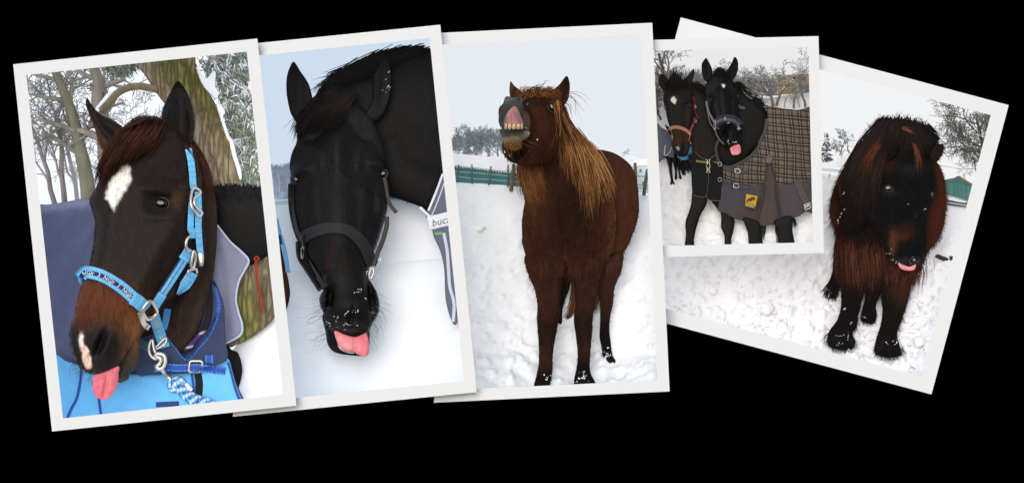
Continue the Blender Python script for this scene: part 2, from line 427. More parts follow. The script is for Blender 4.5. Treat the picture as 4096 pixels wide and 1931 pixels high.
def flecks(name, parent, regions, surf, n, r=3, mat='flake'):
    """little snow crystals stuck to fur: regions (u,v,su,sv)"""
    V, Fc, k = [], [], 0
    oct_ = np.array([(1, 0, 0), (0, 1, 0), (-1, 0, 0), (0, -1, 0), (0, 0, 1), (0, 0, -1)], float)
    of = [(0, 1, 4), (1, 2, 4), (2, 3, 4), (3, 0, 4), (1, 0, 5), (2, 1, 5), (3, 2, 5), (0, 3, 5)]
    for i in range(n):
        if i % 6 == 0:
            a = regions[rng.integers(len(regions))]; cu = rng.normal(a[0], a[2]); cv = rng.normal(a[1], a[3]); an = rng.uniform(0, 3.14); sp = rng.uniform(1.5, 5)*r
        t = rng.normal(0, sp); u = cu+math.cos(an)*t+rng.normal(0, r); v = cv+math.sin(an)*t+rng.normal(0, r)
        y = float(surf(np.array([u]), np.array([v]))[0])
        if not np.isfinite(y): continue
        s = r*rng.uniform(.3, 1.3)**1.5/1000; V.append(P(u, v, y-.002)+oct_*s*rng.uniform(.6, 1.5, (1, 3))); Fc += [tuple(x+k for x in f) for f in of]; k += 6
    if not V: return
    o = mk(name, np.concatenate(V), Fc, MAT[mat], parent, None, smooth=False); o['kind'] = 'stuff'; return o
def ellipse(u, v, a, b, r=0, n=14):
    t = np.arange(n)/n*2*math.pi; c_, s_ = math.cos(math.radians(r)), math.sin(math.radians(r))
    x = a*np.cos(t); y = b*np.sin(t); return np.stack([u+x*c_-y*s_, v+x*s_+y*c_], -1)
def sheet(name, outline, df, res, mat, parent=None, cols=None, noise=None, clip=False):
    """ground or other single sheet over an outline with a depth function"""
    o = np.asarray(outline, float); o = resample(np.r_[o, o[:1]], max(8, int(np.linalg.norm(np.diff(np.r_[o, o[:1]], axis=0), axis=1).sum()/res)))[:-1]
    lo, hi = o.min(0), o.max(0); X, Y = np.meshgrid(np.arange(lo[0], hi[0], res), np.arange(lo[1], hi[1], res)); X = X.ravel(); Y = Y.ravel()
    k = inside(o, X, Y); X, Y = X[k], Y[k]; k = pdist(o, X, Y) > res*.5; X, Y = X[k], Y[k]
    pts = np.concatenate([o, np.stack([X, Y], -1)])
    vs, es, fs, *_ = delaunay_2d_cdt([Vector(a) for a in pts.tolist()], [], [list(range(len(o)))], 1, 1e-4)
    q = np.array([(a.x, a.y) for a in vs]); d = df(q[:, 0], q[:, 1])
    V = P(q[:, 0], q[:, 1], d)
    if noise is not None: V = V+noise(q[:, 0], q[:, 1])
    T = []
    for f in fs:
        a, b, c = q[f[0]], q[f[1]], q[f[2]]
        T.append(f if (b[0]-a[0])*(c[1]-a[1])-(b[1]-a[1])*(c[0]-a[0]) < 0 else f[::-1])
    return mk(name, V, T, mat, parent, cols(q) if cols else None, q, clip=clip)
def slab(name, poly, d, thick, mat, parent, col, tilt=(0, 0), bevel=0, smooth=False, d2=None, uv=False, cf=None):
    """flat board of a traced outline with thickness"""
    q = np.asarray(poly, float); n = len(q); c = q.mean(0); b = d+OFF+tilt[0]*(q[:, 0]-c[0])/1000+tilt[1]*(q[:, 1]-c[1])/1000
    V = np.concatenate([P(q[:, 0], q[:, 1], b), P(q[:, 0], q[:, 1], b+thick)])
    area = sum(q[i-1][0]*q[i][1]-q[i][0]*q[i-1][1] for i in range(n))
    idx = list(range(n)); fr = idx if area < 0 else idx[::-1]
    Fc = [fr, [n+i for i in fr[::-1]]]
    for i in range(n):
        a, b_ = fr[i], fr[(i+1) % n]; Fc.append((b_, a, n+a, n+b_))
    cc = np.tile(lin(col), (2*n, 1)) if cf is None else np.concatenate([cf(q)]*2)
    return mk(name, V, Fc, mat, parent, cc, np.concatenate([q, q]), smooth=smooth)

# ------------------------------------------------------------------ trees
def rot2(d, a, b):
    """tilt a direction by a (in the picture plane) and b (in depth), degrees"""
    ca, sa = math.cos(math.radians(a)), math.sin(math.radians(a)); x, y, z = d
    x, y = x*ca-y*sa, x*sa+y*ca
    v = np.array([x, y, z+math.sin(math.radians(b))]); return v/np.linalg.norm(v)
class Bag:
    def __init__(s): s.V = []; s.F = []; s.C = []; s.n = 0
    def add(s, V, Fc, col):
        s.V.append(V); s.F += [tuple(x+s.n for x in f) for f in Fc]; s.C.append(np.tile(lin(col), (len(V), 1)) if np.ndim(col) == 1 else col); s.n += len(V)
    def build(s, name, mat, parent, smooth=True):
        if not s.n: return None
        return mk(name, np.concatenate(s.V), s.F, mat, parent, np.concatenate(s.C), smooth=smooth)
def px3(p): return P(p[:, 0], p[:, 1], p[:, 2]/1000)
def tree(label, base, d, Hh, r0, seed, col, col2=None, lean=0, levels=4, spread=38, kids=5, snow=0, group=None, name='bare_tree', crook=9, ratio=.62, first=.35, droop=0, minr=.7, path=None, cat_='tree', k0=None):
    R = random.Random(seed); tr = Bag(); cr = Bag(); sn = Bag(); col2 = col2 or col
    t = thing(name, label, cat_, P(base[0], base[1], d+OFF), group)
    def emit(pts, ra, lev):
        V, Fc = sweep(px3(pts), ra/1000, 8 if lev == 0 else (5 if lev == 1 else 3))
        c = col if lev == 0 else col2
        (tr if lev == 0 else cr).add(V, Fc, c)
        if snow and lev < levels-1+(snow > .6):
            for i in range(len(pts)-1):
                dx = pts[i+1]-pts[i]
                if abs(dx[0]) > abs(dx[1])*.5 and R.random() < snow:
                    o = np.array([0, -ra[i]*.75, -ra[i]*.3]); V, Fc = sweep(px3(np.array([pts[i]+o, pts[i+1]+o])), np.array([ra[i], ra[i+1]])/1000*.75, 4)
                    sn.add(V, Fc, (238, 240, 244))
    def grow(p, dr, ln, r, lev):
        m = 6 if lev == 0 else (5 if lev < 3 else 3); pts = [p]; dd = dr
        for i in range(m):
            dd = rot2(dd, R.gauss(0, crook), R.gauss(0, crook*.6)); dd = dd+np.array([0, droop*lev*.04, 0]); dd /= np.linalg.norm(dd)
            pts.append(pts[-1]+dd*ln/m)
        pts = np.array(pts); ra = np.maximum(np.linspace(r, r*.5, m+1), minr); emit(pts, ra, lev)
        branch(pts, ra, lev, ln)
    def branch(pts, ra, lev, ln):
        if lev >= levels-1: return
        k = (k0 if (lev == 0 and k0) else kids)
        for j in range(k):
            f = first+(1-first)*(j+R.random())/k if lev == 0 else .25+.75*(j+R.random())/k
            x = f*(len(pts)-1); i = min(int(x), len(pts)-2); q = pts[i]+(pts[i+1]-pts[i])*(x-i); dr = pts[i+1]-pts[i]; dr = dr/np.linalg.norm(dr)
            sgn = (1 if (j % 2) else -1)
            nd = rot2(dr, sgn*R.uniform(.5, 1.25)*spread, R.uniform(-45, 45))
            grow(q, nd, ln*ratio*R.uniform(.65, 1.1), max(ra[i]*.55, minr), lev+1)
    b = np.array([base[0], base[1], (d+OFF)*1000.])
    if path is not None:
        p = crom(path, 14, False); p = np.c_[p, np.full(len(p), (d+OFF)*1000.)]; ra = np.linspace(r0, r0*.45, len(p)); emit(p, ra, 0); branch(p, ra, 0, Hh)
    else: grow(b, rot2(np.array([0, -1., 0]), lean, 0), Hh, r0, 0)
    tr.build('trunk', MAT['bark'], t); cr.build('crown', MAT['bark'], t)
    if sn.n: sn.build('snow_cover', MAT['flake'], t)['kind'] = 'stuff'
    return t
def fir(label, base, d, Hh, W, seed, col, snow=.35, group=None):
    R = np.random.default_rng(seed); t = thing('fir_tree', label, 'tree', P(base[0], base[1], d+OFF), group)
    V, Fc = sweep(px3(np.array([[base[0], base[1], (d+OFF)*1000], [base[0]+2, base[1]-Hh, (d+OFF)*1000]])), np.array([.006, .001]), 6)
    mk('trunk', V, Fc, MAT['bark'], t, np.tile(lin((60, 52, 46)), (len(V), 1)))
    def fr(n, w, lift, col, name):
        f = R.random(n)**.75; v0 = base[1]-Hh*(1-f)*.97; ang = R.uniform(0, 2*math.pi, n); ln = W*(f*.9+.08)*R.uniform(.6, 1.1, n)*(.75+.35*np.sin(f*40))
        m = 5; s = np.linspace(0, 1, m); p = np.zeros((n, m, 2)); y = np.zeros((n, m))
        p[..., 0] = base[0]+np.cos(ang)[:, None]*ln[:, None]*s+R.normal(0, 3, (n, 1)); p[..., 1] = v0[:, None]+ln[:, None]*(.15*s+.35*s**2)+lift
        y[:] = d+OFF-np.sin(ang)[:, None]*ln[:, None]*s/1000
        V, Fc, Cc = ribbons(p, y, w*R.uniform(.6, 1.2, n), np.tile(lin(col), (n, 1))*R.uniform(.6, 1.3, (n, 1)))
        mk(name, V, Fc, MAT['leaf'], t, Cc)
    fr(900, 7, 0, col, 'crown'); fr(int(900*snow), 6, -4, (232, 236, 240), 'snow_cover')
    return t

# ------------------------------------------------------------------ the five prints: borders, boxes, skies
LAYER = [0, .06, .12, .18, .24]; BACK = 1.75
def plate(name, polys, i, thick, label):
    d = LAYER[i]; keys = {}; V = []; faces = []
    for p in polys:
        q = np.array(p, float); ar = sum(q[k-1][0]*q[k][1]-q[k][0]*q[k-1][1] for k in range(len(q)))
        if ar > 0: q = q[::-1]
        f = []
        for x in q:
            kx = (round(x[0], 1), round(x[1], 1))
            if kx not in keys: keys[kx] = len(V); V.append(x)
            f.append(keys[kx])
        faces.append(f)
    V = np.array(V); n = len(V); ed = {}
    for f in faces:
        for a, b in zip(f, f[1:]+f[:1]): ed[(a, b)] = ed.get((a, b), 0)+1
    Fc = [f for f in faces]+[[n+x for x in f[::-1]] for f in faces]
    for (a, b) in ed:
        if (b, a) not in ed: Fc.append((b, a, n+a, n+b))
    W = np.concatenate([P(V[:, 0], V[:, 1], d), P(V[:, 0], V[:, 1], d+thick)])
    t = thing(name, label, 'photo frame', W[:, :].mean(0), 'white bordered pictures fanned out on black')
    mk('border', W, Fc, MAT['paper'], t, smooth=False)
    return t
op1 = np.array([(105, 301), (987, 207.5), (1132, 1577), (252, 1671.6)]); ou1 = np.array([(52.6, 258), (1029.5, 155), (1186, 1621), (208, 1724)])
op2 = np.array([(835.8, 243), (1718, 153), (1856, 1522), (971.8, 1610.7)]); ou2 = np.array([(785, 198), (1761, 100), (1907, 1567), (931, 1665)])
op3 = np.array([(1714, 182), (2565, 141.4), (2629.6, 1520), (1779, 1559.5)]); ou3 = np.array([(1665.5, 137), (2609, 92), (2678.5, 1564), (1735, 1609)])
op4 = np.array([(2585, 204.6), (3233, 189), (3252, 968.6), (2620, 984.4)]); ou4 = np.array([(2575, 161.3), (3274, 145.6), (3295.7, 1011.5), (2612, 1028)])
op5 = np.array([(2765, 141), (3963, 461), (3685, 1505), (2485.7, 1185.8)]); ou5 = np.array([(2723, 70.6), (4035, 421), (3726, 1576), (2414, 1225.6)])
def ln_(a, b, u):
    t = (u-a[0])/(b[0]-a[0]); return (u, a[1]+t*(b[1]-a[1]))
R4 = lambda o, p: [[o[0], o[1], p[1], p[0]], [o[1], o[2], p[2], p[1]], [o[2], o[3], p[3], p[2]], [o[3], o[0], p[0], p[3]]]
pl1 = R4(ou1, op1)
a, b = ln_(ou2[0], ou2[1], 1010), ln_(op2[0], op2[1], 1018)
pl2 = [[a, ou2[1], op2[1], b], [ou2[1], ou2[2], op2[2], op2[1]], [ou2[2], ou2[3], ln_(op2[3], op2[2], 935), op2[2]]]
a, b = ln_(ou3[0], ou3[1], 1742), ln_(op3[0], op3[1], 1748)
pl3 = [[a, ou3[1], op3[1], b], [ou3[1], ou3[2], op3[2], op3[1]], [ou3[2], ou3[3], ln_(op3[3], op3[2], 1740), op3[2]]]
pl4 = [[ln_(ou4[0], ou4[1], 2596), ou4[1], op4[1], ln_(op4[0], op4[1], 2598)], [ou4[1], ou4[2], op4[2], op4[1]], [ou4[2], ln_(ou4[3], ou4[2], 2636), ln_(op4[3], op4[2], 2634), op4[2]]]
pl5 = [[ou5[0], ln_(ou5[0], ou5[1], 3060), (3060, 180), (2693.8, 180)],
       [ln_(ou5[0], ou5[1], 3255), ou5[1], op5[1], ln_(op5[0], op5[1], 3257)], [ou5[1], ou5[2], op5[2], op5[1]],
       [ou5[2], ln_(ou5[3], ou5[2], 2645), ln_(op5[3], op5[2], 2643), op5[2]]]
V1 = op1
V2 = np.array([(1036.5, 222.5), op2[1], op2[2], (1182.7, 1589.6)])
V3 = np.array([(1768.7, 179), op3[1], op3[2], (1905.6, 1553.6)])
V4 = np.array([(2614.5, 203.9), op4[1], op4[2], (2651, 983.6)])
V5 = np.array([(3277.5, 278), op5[1], op5[2], (2663, 1233), (2653, 1027), (3296, 1011.5)])
VIS = [V1, V2, V3, V4, V5]
LAB = ['white bordered picture of a dark horse in a sky blue halter, overlapping its neighbour',
       'white bordered picture of a black horse hanging its head with tongue out',
       'white bordered picture of a chestnut pony curling its lip and showing teeth',
       'small white bordered picture of two dark horses, one in a plaid rug',
       'tilted white bordered picture of a shaggy pony, tucked under the small picture']
SKYC = [(240, 246, 255), (208, 224, 243), (231, 236, 242), (234, 234, 234), (240, 241, 243)]
FR = []
for i, pl in enumerate([pl1, pl2, pl3, pl4, pl5]):
    t = plate('photo_frame', pl, i, .006, LAB[i]); FR.append(t)
    d0 = LAYER[i]+.008
    def ring(e0, e1, d0, d1):
        q = offset_poly(VIS[i], e0); w = offset_poly(VIS[i], e1); n = len(q)
        V = np.concatenate([P(q[:, 0], q[:, 1], d0), P(w[:, 0], w[:, 1], d1)])
        return V, [(k, (k+1) % n, n+(k+1) % n, n+k) for k in range(n)]+[[n+k for k in range(n)]]
    V, Fc = ring(19, 19, d0, BACK+.02); mk('casing', V, Fc, MAT['black'], t, smooth=False)
    V, Fc = ring(14, 14, d0, BACK)
    sky = mk('sky', V, Fc, emis('overcast_sky', SKYC[i], [1.12, .98, 1, 1, 1.02][i]), None, smooth=False)
    sky['kind'] = 'structure'
# the black board everything hangs in front of
V = np.array([(-30, 3, -22), (30, 3, -22), (30, 3, 22), (-30, 3, 22), (-30, 3.1, -22), (30, 3.1, -22), (30, 3.1, 22), (-30, 3.1, 22)])
bd = mk('backdrop', V, [(0, 1, 2, 3), (7, 6, 5, 4), (0, 4, 5, 1), (1, 5, 6, 2), (2, 6, 7, 3), (3, 7, 4, 0)], MAT['black'], None, smooth=False)
bd['kind'] = 'structure'
def use_set(i):
    """following shapes stand in picture i, trimmed where its border cuts them off"""
    global OFF, CLIP
    OFF = LAYER[i]+.01; q = offset_poly([V1, V2, V3, V4, op5][i], 11); CLIP = []
    cm = np.array([0, -D, 0.]); c0 = P(q[:, 0], q[:, 1], 0); ct = c0.mean(0)
    for k in range(4):
        a, b = c0[k]-cm, c0[(k+1) % 4]-cm; n = np.cross(a, b); n /= np.linalg.norm(n)
        if n@(ct-cm) > 0: n = -n
        CLIP.append((tuple(cm), tuple(n)))
def snowfield(i, horizon, vb, vf, df, dh, amp=.012, res=9, base=(224, 226, 231), lump=0, grain=55):
    """snow sheet of picture i from its lower edge up to a horizon line (list of points)"""
    vis = offset_poly(VIS[i], 12); hz = np.asarray(horizon, float)
    # polygon: visible shape below the horizon
    pts = []; hv = lambda u: np.interp(u, hz[:, 0], hz[:, 1]); n = len(vis)
    dense = resample(np.r_[vis, vis[:1]], 240)[:-1]
    k = dense[:, 1] > hv(dense[:, 0]); q = dense[k]
    # order starting after the gap
    idx = np.where(k)[0]; gap = np.argmax(np.diff(np.r_[idx, idx[0]+len(dense)])); q = np.roll(q, -(gap+1), axis=0)
    u0, u1 = q[-1, 0], q[0, 0]; uu = np.linspace(u0, u1, 40)
    poly = np.concatenate([q, np.stack([uu, hv(uu)], -1)])
    gd = lambda u, v: OFF+df+(dh-df)*np.clip((vf-v)/(vf-hv(u)), -.05, 1)
    def nz(u, v):
        s = np.clip((v-hv(u))/(vf-hv(u)), 0, 1); a = amp*(.15+s)
        h = fbm(u, v*1.6, grain*4, 2)*a*1.2+fbm(u, v*1.5, grain, 4)*a+lump*np.maximum(fbm(u+300, v*1.3, grain*.55, 3), 0)**1.2*(.1+s)
        z = np.zeros((len(u), 3)); z[:, 2] = h*.8; z[:, 1] = -h*.8; return z
    o = sheet('snow_ground', poly, gd, res, MAT['snow'], None, lambda q: np.tile(lin(base), (len(q), 1)), nz)
    o['kind'] = 'structure'; return gd
def clump(label, u, v, r, gd, col, seed, name='snow_clump', cat_='snow clump', group=None, sq=.8):
    R = np.random.default_rng(seed); bm = bmesh.new(); bmesh.ops.create_icosphere(bm, subdivisions=3, radius=1)
    V = np.array([x.co[:] for x in bm.verts]); Fc = [[x.index for x in f.verts] for f in bm.faces]; bm.free()
    k = 1+.6*fbm(V[:, 0]*40+seed*9+V[:, 1]*17, V[:, 2]*40+V[:, 1]*23, 40, 3); V = V*k[:, None]*np.array([1, .8, sq])*r/1000
    V = V+P(u, v, float(gd(np.array([u]), np.array([v]))[0]))+np.array([0, -.35*r/1000, .1*r/1000])
    o = mk(name, V, Fc, MAT['snow'], None, np.tile(lin(col), (len(V), 1)))
    return tag(o, label, cat_, group)

# ------------------------------------------------------------------ picture 1: dark horse in a sky blue halter
use_set(0)
gd1 = snowfield(0, cat(B('0 1010 1100 1010 1240 690 1300 620 1400 560 1490 470 1700 330')), 0, 1600, .9, 1.25, .008, 9)
# far trees
def furrow():
    m, nt, b = mat_new('furrowed_bark'); b.inputs['Roughness'].default_value = .9; b.inputs['Specular IOR Level'].default_value = .1
    tc = N_(nt, 'ShaderNodeTexCoord'); mp = N_(nt, 'ShaderNodeMapping'); mp.inputs['Rotation'].default_value = (0, math.radians(-28), 0); mp.inputs['Scale'].default_value = (34, 34, 6)
    nt.links.new(tc.outputs['Object'], mp.inputs[0]); vo = N_(nt, 'ShaderNodeTexVoronoi', feature='DISTANCE_TO_EDGE'); vo.inputs['Scale'].default_value = 1.3
    no = N_(nt, 'ShaderNodeTexNoise'); no.inputs['Scale'].default_value = 1.2; no.inputs['Detail'].default_value = 6; nt.links.new(mp.outputs[0], no.inputs['Vector'])
    ad = N_(nt, 'ShaderNodeVectorMath', operation='ADD'); nt.links.new(mp.outputs[0], ad.inputs[0]); nt.links.new(no.outputs['Color'], ad.inputs[1]); nt.links.new(ad.outputs[0], vo.inputs['Vector'])
    rp = N_(nt, 'ShaderNodeMapRange'); rp.inputs[1].default_value = 0; rp.inputs[2].default_value = .3; rp.inputs[3].default_value = .5; rp.inputs[4].default_value = 1.2; nt.links.new(vo.outputs['Distance'], rp.inputs[0])
    at = N_(nt, 'ShaderNodeAttribute', attribute_name='Col'); sc = N_(nt, 'ShaderNodeVectorMath', operation='SCALE'); nt.links.new(at.outputs['Color'], sc.inputs[0]); nt.links.new(rp.outputs[0], sc.inputs['Scale']); nt.links.new(sc.outputs[0], b.inputs['Base Color'])
    bp = N_(nt, 'ShaderNodeBump'); bp.inputs['Strength'].default_value = 1; bp.inputs['Distance'].default_value = .02; nt.links.new(vo.outputs['Distance'], bp.inputs['Height']); nt.links.new(bp.outputs[0], b.inputs['Normal']); return m
MAT['furrow'] = furrow()
TG = 'bare trees behind the haltered horse'
tree('thin grey tree at the far edge behind the dark rug', A('300 980')[0], 1.5, 420, 12, 11, (150, 143, 140), (168, 162, 160), lean=-6, levels=5, kids=4, group=TG, first=.2, minr=1.3)
tree('slender forked grey tree over the dark rug', A('350 970')[0], 1.46, 380, 13, 12, (150, 142, 138), (166, 160, 158), lean=8, levels=5, kids=4, group=TG, first=.2, minr=1.3)
tree('pale twiggy tree high beside the picture corner', A('190 1000')[0], 1.55, 640, 13, 19, (160, 154, 154), (176, 170, 170), lean=-4, levels=5, kids=5, group=TG, first=.15, minr=1.4)
tree('greenish leaning trunk left of the pricked ear', A('480 960')[0], 1.3, 300, 34, 13, (132, 130, 110), (150, 146, 134), levels=4, kids=4, group=TG, path=A('480 960 465 820 430 660 400 520 355 390 310 280 270 180'), first=.3, spread=50, minr=1.6, k0=8)
tree('thick grey brown trunk behind the pricked ear', A('560 760')[0], 1.22, 260, 42, 14, (142, 132, 122), (154, 146, 138), levels=4, kids=4, group=TG, path=A('585 760 560 560 530 420 535 320 510 240 495 160'), first=.2, spread=55, minr=1.6, k0=6)
for k, (x, h, lb) in enumerate([(120, 560, 'palest twiggy tree against the picture edge'), (420, 620, 'pale fine branched tree behind the greenish trunk'), (640, 560, 'pale fine branched tree filling the gap under the bowed limb')]):
    tree(lb, A('%d 980' % x)[0], 1.62, h, 10, 80+k, (186, 182, 184), (200, 197, 200), lean=(-3, 4, 2)[k], levels=5, kids=5, group=TG, first=.1, minr=1.5, ratio=.55, spread=48)
# big mossy leaning tree: one trunk mass with a bowed limb, snow on its flank, hanging evergreen sprays
bt = thing('leaning_tree', 'huge leaning mossy tree with furrowed bark and snowy flank', 'tree', P(*B('1380 600')[0], 1.0))
bp = Part(cat(A('700 150 780 270 860 390 960 520 1020 700 1060 900'), B('1130 150 1180 420 1220 640 1290 640 1400 575 1490 470 1475 250 1440 100 1400 -20'), A('1305 880 1262 700 1222 560 1172 445 1115 340 1060 220 1020 120')), 1.12, .75, 6, rough=.02,
     lines=[(A('790 230 900 400 1000 560 1090 760 1150 900'), 9, -.025), (A('850 220 960 380 1060 560 1140 740 1200 900'), 8, -.025), (A('920 210 1030 380 1120 560 1190 740 1250 880'), 8, -.022), (A('980 200 1080 360 1170 560 1230 720'), 7, -.018), (A('820 240 940 440 1040 640 1110 850'), 6, -.018), (A('890 230 1000 400 1100 600 1170 800'), 6, -.018)])
body('trunk', [bp], MAT['furrow'], bt, (158, 142, 118), [('g', *A('960 250')[0], 70, 90, -50, (110, 108, 56), .8), ('g', *A('1090 380')[0], 40, 110, -30, (106, 104, 50), .8), ('g', *A('1180 560')[0], 30, 150, -25, (126, 118, 76), .6), ('g', *B('1340 520')[0], 60, 160, -10, (116, 116, 56), .8), ('g', *B('1440 420')[0], 40, 140, 0, (96, 84, 64), .6)], 14)
V, Fc = sweep(px3(np.c_[crom(A('850 350 760 332 690 340 630 372 585 420 545 462'), 10, False), np.full(len(crom(A('850 350 760 332 690 340 630 372 585 420 545 462'), 10, False)), 1090)]), .016, 8); mk('limb', V, Fc, MAT['bark'], bt, np.tile(lin((126, 116, 92)), (len(V), 1)))
sp = Part(A('590 360 615 372 560 440 525 475 505 465 545 410'), 1.07, .8, 6); body('snow_cover', [sp], MAT['flake'], bt, (244, 247, 252))
for k, s_ in enumerate(['1052 205 1075 240 1110 290 1150 250 1165 265 1160 330 1180 370 1165 400 1130 370 1085 310', '1165 420 1190 430 1215 470 1205 500 1225 560 1245 620 1230 625 1205 560 1180 480', '1235 600 1262 640 1275 700 1300 780 1305 830 1290 830 1270 760 1248 690']):
    body('snow_cover', [Part(A(s_), 1.03, .7, 5, rough=.006)], MAT['flake'], bt, (243, 246, 252))
# evergreen sprays hanging at the right
def sprays(parent, polys, n, seed, d, cols, name='foliage'):
    R = np.random.default_rng(seed); P_, Y_, W_ = [], [], []
    for poly in polys:
        lo, hi = poly.min(0), poly.max(0); c = R.uniform(lo, hi, (n*3, 2)); c = c[inside(poly, c[:, 0], c[:, 1])][:n]
        for x in c:
            k = 16; a = R.normal(1.2, .9, k)+R.uniform(-.6, .6); l = R.uniform(14, 38, k); s = np.linspace(0, 1, 3)
            p = x[None, None]+np.stack([np.cos(a), np.sin(a)], -1)[:, None]*(l[:, None]*s)[..., None]+R.normal(0, 12, (k, 1, 2)); p[..., 1] += (s**2)*6
            P_.append(p); Y_.append(np.full((k, 3), d+OFF)+R.normal(0, .03, (k, 1)))
    p = np.concatenate(P_); y = np.concatenate(Y_); V, Fc, Cc = ribbons(p, y, R.uniform(3, 6, len(p)), pickc(cols, len(p), .3))
    return mk(name, V, Fc, MAT['leaf'], parent, Cc)
ev = thing('evergreen_tree', 'grey green evergreen with drooping sprays behind the leaning tree', 'tree', P(*A('1400 900')[0], 1.4))
for k, s_ in enumerate(['1350 900 1290 620 1230 420 1190 280 1170 160', '1180 330 1215 260 1225 150', '1310 720 1345 560 1350 420 1320 300']):
    q = crom(A(s_), 10, False); V, Fc = sweep(px3(np.c_[q, np.full(len(q), 1410.)]), np.linspace(.012, .006, len(q)), 6); mk('limb' if k else 'trunk', V, Fc, MAT['bark'], ev, np.tile(lin((98, 92, 70)), (len(V), 1)))
sprays(ev, [A('1080 150 1340 140 1345 330 1250 420 1180 400 1200 300 1110 230'), A('1190 400 1350 380 1375 600 1300 640 1250 560'), A('1250 560 1380 560 1400 880 1320 880 1290 700'), A('560 170 740 160 700 220 620 260')], 95, 5, 1.38, [(128, 142, 134), (150, 162, 156), (106, 118, 98), (168, 178, 174), (132, 132, 96)])
sprays(ev, [A('1080 150 1340 140 1400 880 1320 880 1250 560')], 40, 8, 1.36, [(236, 240, 246)], 'snow_cover')
V, Fc = sweep(px3(np.c_[crom(A('1120 165 1190 205 1260 250 1350 285'), 10, False), np.full(len(crom(A('1120 165 1190 205 1260 250 1350 285'), 10, False)), 980.)]), .0045, 6); mk('twig', V, Fc, MAT['bark'], bt, np.tile(lin((150, 142, 134)), (len(V), 1)))
rp = thing('red_rope', 'red rope hanging down the mossy trunk', 'rope', P(*B('1415 460')[0], .95))
cord('cord', B('1375 150 1385 250 1400 360 1420 470'), 5, flat(.94), 0, MAT['rope'], rp, (150, 58, 36))
cord('knot', B('1372 180 1384 170 1396 180 1386 194'), 5, flat(.93), 0, MAT['rope'], rp, (140, 54, 40), closed=True)

# black horse standing behind
h2 = thing('horse', 'black horse standing behind, only its neck and leg showing beside the grey rug', 'horse', P(*B('1270 890')[0], .95))
nk2 = Part(cat(A('1080 900 1150 872 1250 868 1340 875 1430 890 1500 900 1520 1050'), B('1500 120 1440 170 1340 215 1250 150 1150 60')), .95, .5, 7)
lg2 = Part(B('1130 60 1200 300 1230 630 1285 690 1308 780 1290 870 1272 915 1220 915 1150 800'), .93, .6, 7)
body('body', [nk2, lg2], MAT['coat'], h2, (26, 24, 25))
strands('mane', h2, [A('1120 880 1150 930'), A('1200 868 1220 940'), A('1300 868 1310 950'), A('1430 880 1450 960')], 260, Surf(nk2), [(24, 22, 24), (38, 36, 40)], 4, .004, 6, .4)
r2 = thing('horse_rug', 'grey lavender rug with pale piping on the black horse behind', 'horse rug', P(*B('1250 640')[0], .85))
rg2 = Part(B('1130 -60 1175 0 1240 85 1300 140 1342 192 1315 250 1285 310 1270 400 1285 470 1307 540 1295 595 1215 640 1150 600 1100 300'), .84, .3, 6, lines=[(B('1200 60 1240 300 1260 560'), 18, .012), (B('1180 150 1215 400 1225 600'), 14, -.01)])
body('shell', [rg2], MAT['cloth'], r2, (128, 128, 152))
cord('piping', B('1172 2 1240 88 1300 142 1341 192 1315 250 1286 310 1272 400 1286 470 1306 540 1294 594 1216 638'), 5, Surf(rg2), .003, MAT['cloth'], r2, (176, 186, 204))

# the main horse: neck, head, ears in one coat
h1 = thing('horse', 'dark brown horse with white star, russet muzzle and tongue out', 'horse', P(*B('700 1050')[0], .6))
HEAD = cat(A('600 640 700 555 790 520 870 515 960 560 1020 640 1060 720 1092 850 1106 1000 1112 1120'), B('1105 150 1070 260 990 345 900 425 830 500 785 560 757 600 752 680 742 745 700 800 690 832 645 850 620 832 560 812 490 802 432 772 396 705 376 635 373 572 390 515 410 430 430 345 455 280 480 215 500 120 510 20'), A('512 1060 492 985 481 938 500 905 530 850 545 780 560 710'))
eye1 = A('868 964')[0]; no1 = B('548 640')[0]
SC = .7412
hd = Part(HEAD, .37, .62, 5, tilt=(.12, -.12), maxh=.30, bumps=[
    (eye1[0], eye1[1]-2, 62, 46, 8, -.022), (eye1[0]-6, eye1[1]-52, 60, 22, 12, .030), (eye1[0]+10, eye1[1]+48, 58, 20, -4, .014), (*A('960 880')[0], 40, 34, 0, -.018),
    (*A('760 900')[0], 60, 90, 0, .018), (*A('510 940')[0], 26, 34, 0, .014),
    (no1[0]+4, no1[1]+2, 62, 66, 20, .030), (no1[0]-4, no1[1]-2, 15, 46, 22, -.055), (no1[0]+22, no1[1]+22, 40, 46, 20, -.012), (*B('395 650')[0], 20, 44, 0, .012),
    (*B('700 640')[0], 20, 70, 14, -.016), (*B('730 620')[0], 16, 40, 14, .012), (*B('665 775')[0], 24, 46, -28, -.02), (*B('690 800')[0], 26, 26, 0, .012), (*A('980 1120')[0], 100, 120, 0, .020)],
    lines=[(cat(A('620 760 600 1000'), B('560 100 520 300 470 480')), 46, .018), (cat(A('960 1010'), B('880 80 790 260 720 420')), 40, .010), (B('742 610 700 690 650 770 630 815'), 7, -.022), (B('440 640 480 700 490 780'), 12, -.006)])
er = Part(A('958 303 1000 348 1036 430 1052 520 1046 600 1020 660 985 692 930 682 890 642 872 560 872 480 890 420 920 362'), .42, .55, 5, lines=[(A('958 345 975 450 975 560 960 640'), 34, -.03), (A('900 470 890 560 905 630'), 10, .012), (A('1025 470 1035 560 1020 630'), 10, .010)])
elf = Part(A('470 393 495 430 540 480 610 515 672 560 690 610 640 680 580 690 538 655 512 565 486 495 463 432'), .44, .6, 5, lines=[(A('490 450 540 540 590 600'), 18, -.02)])
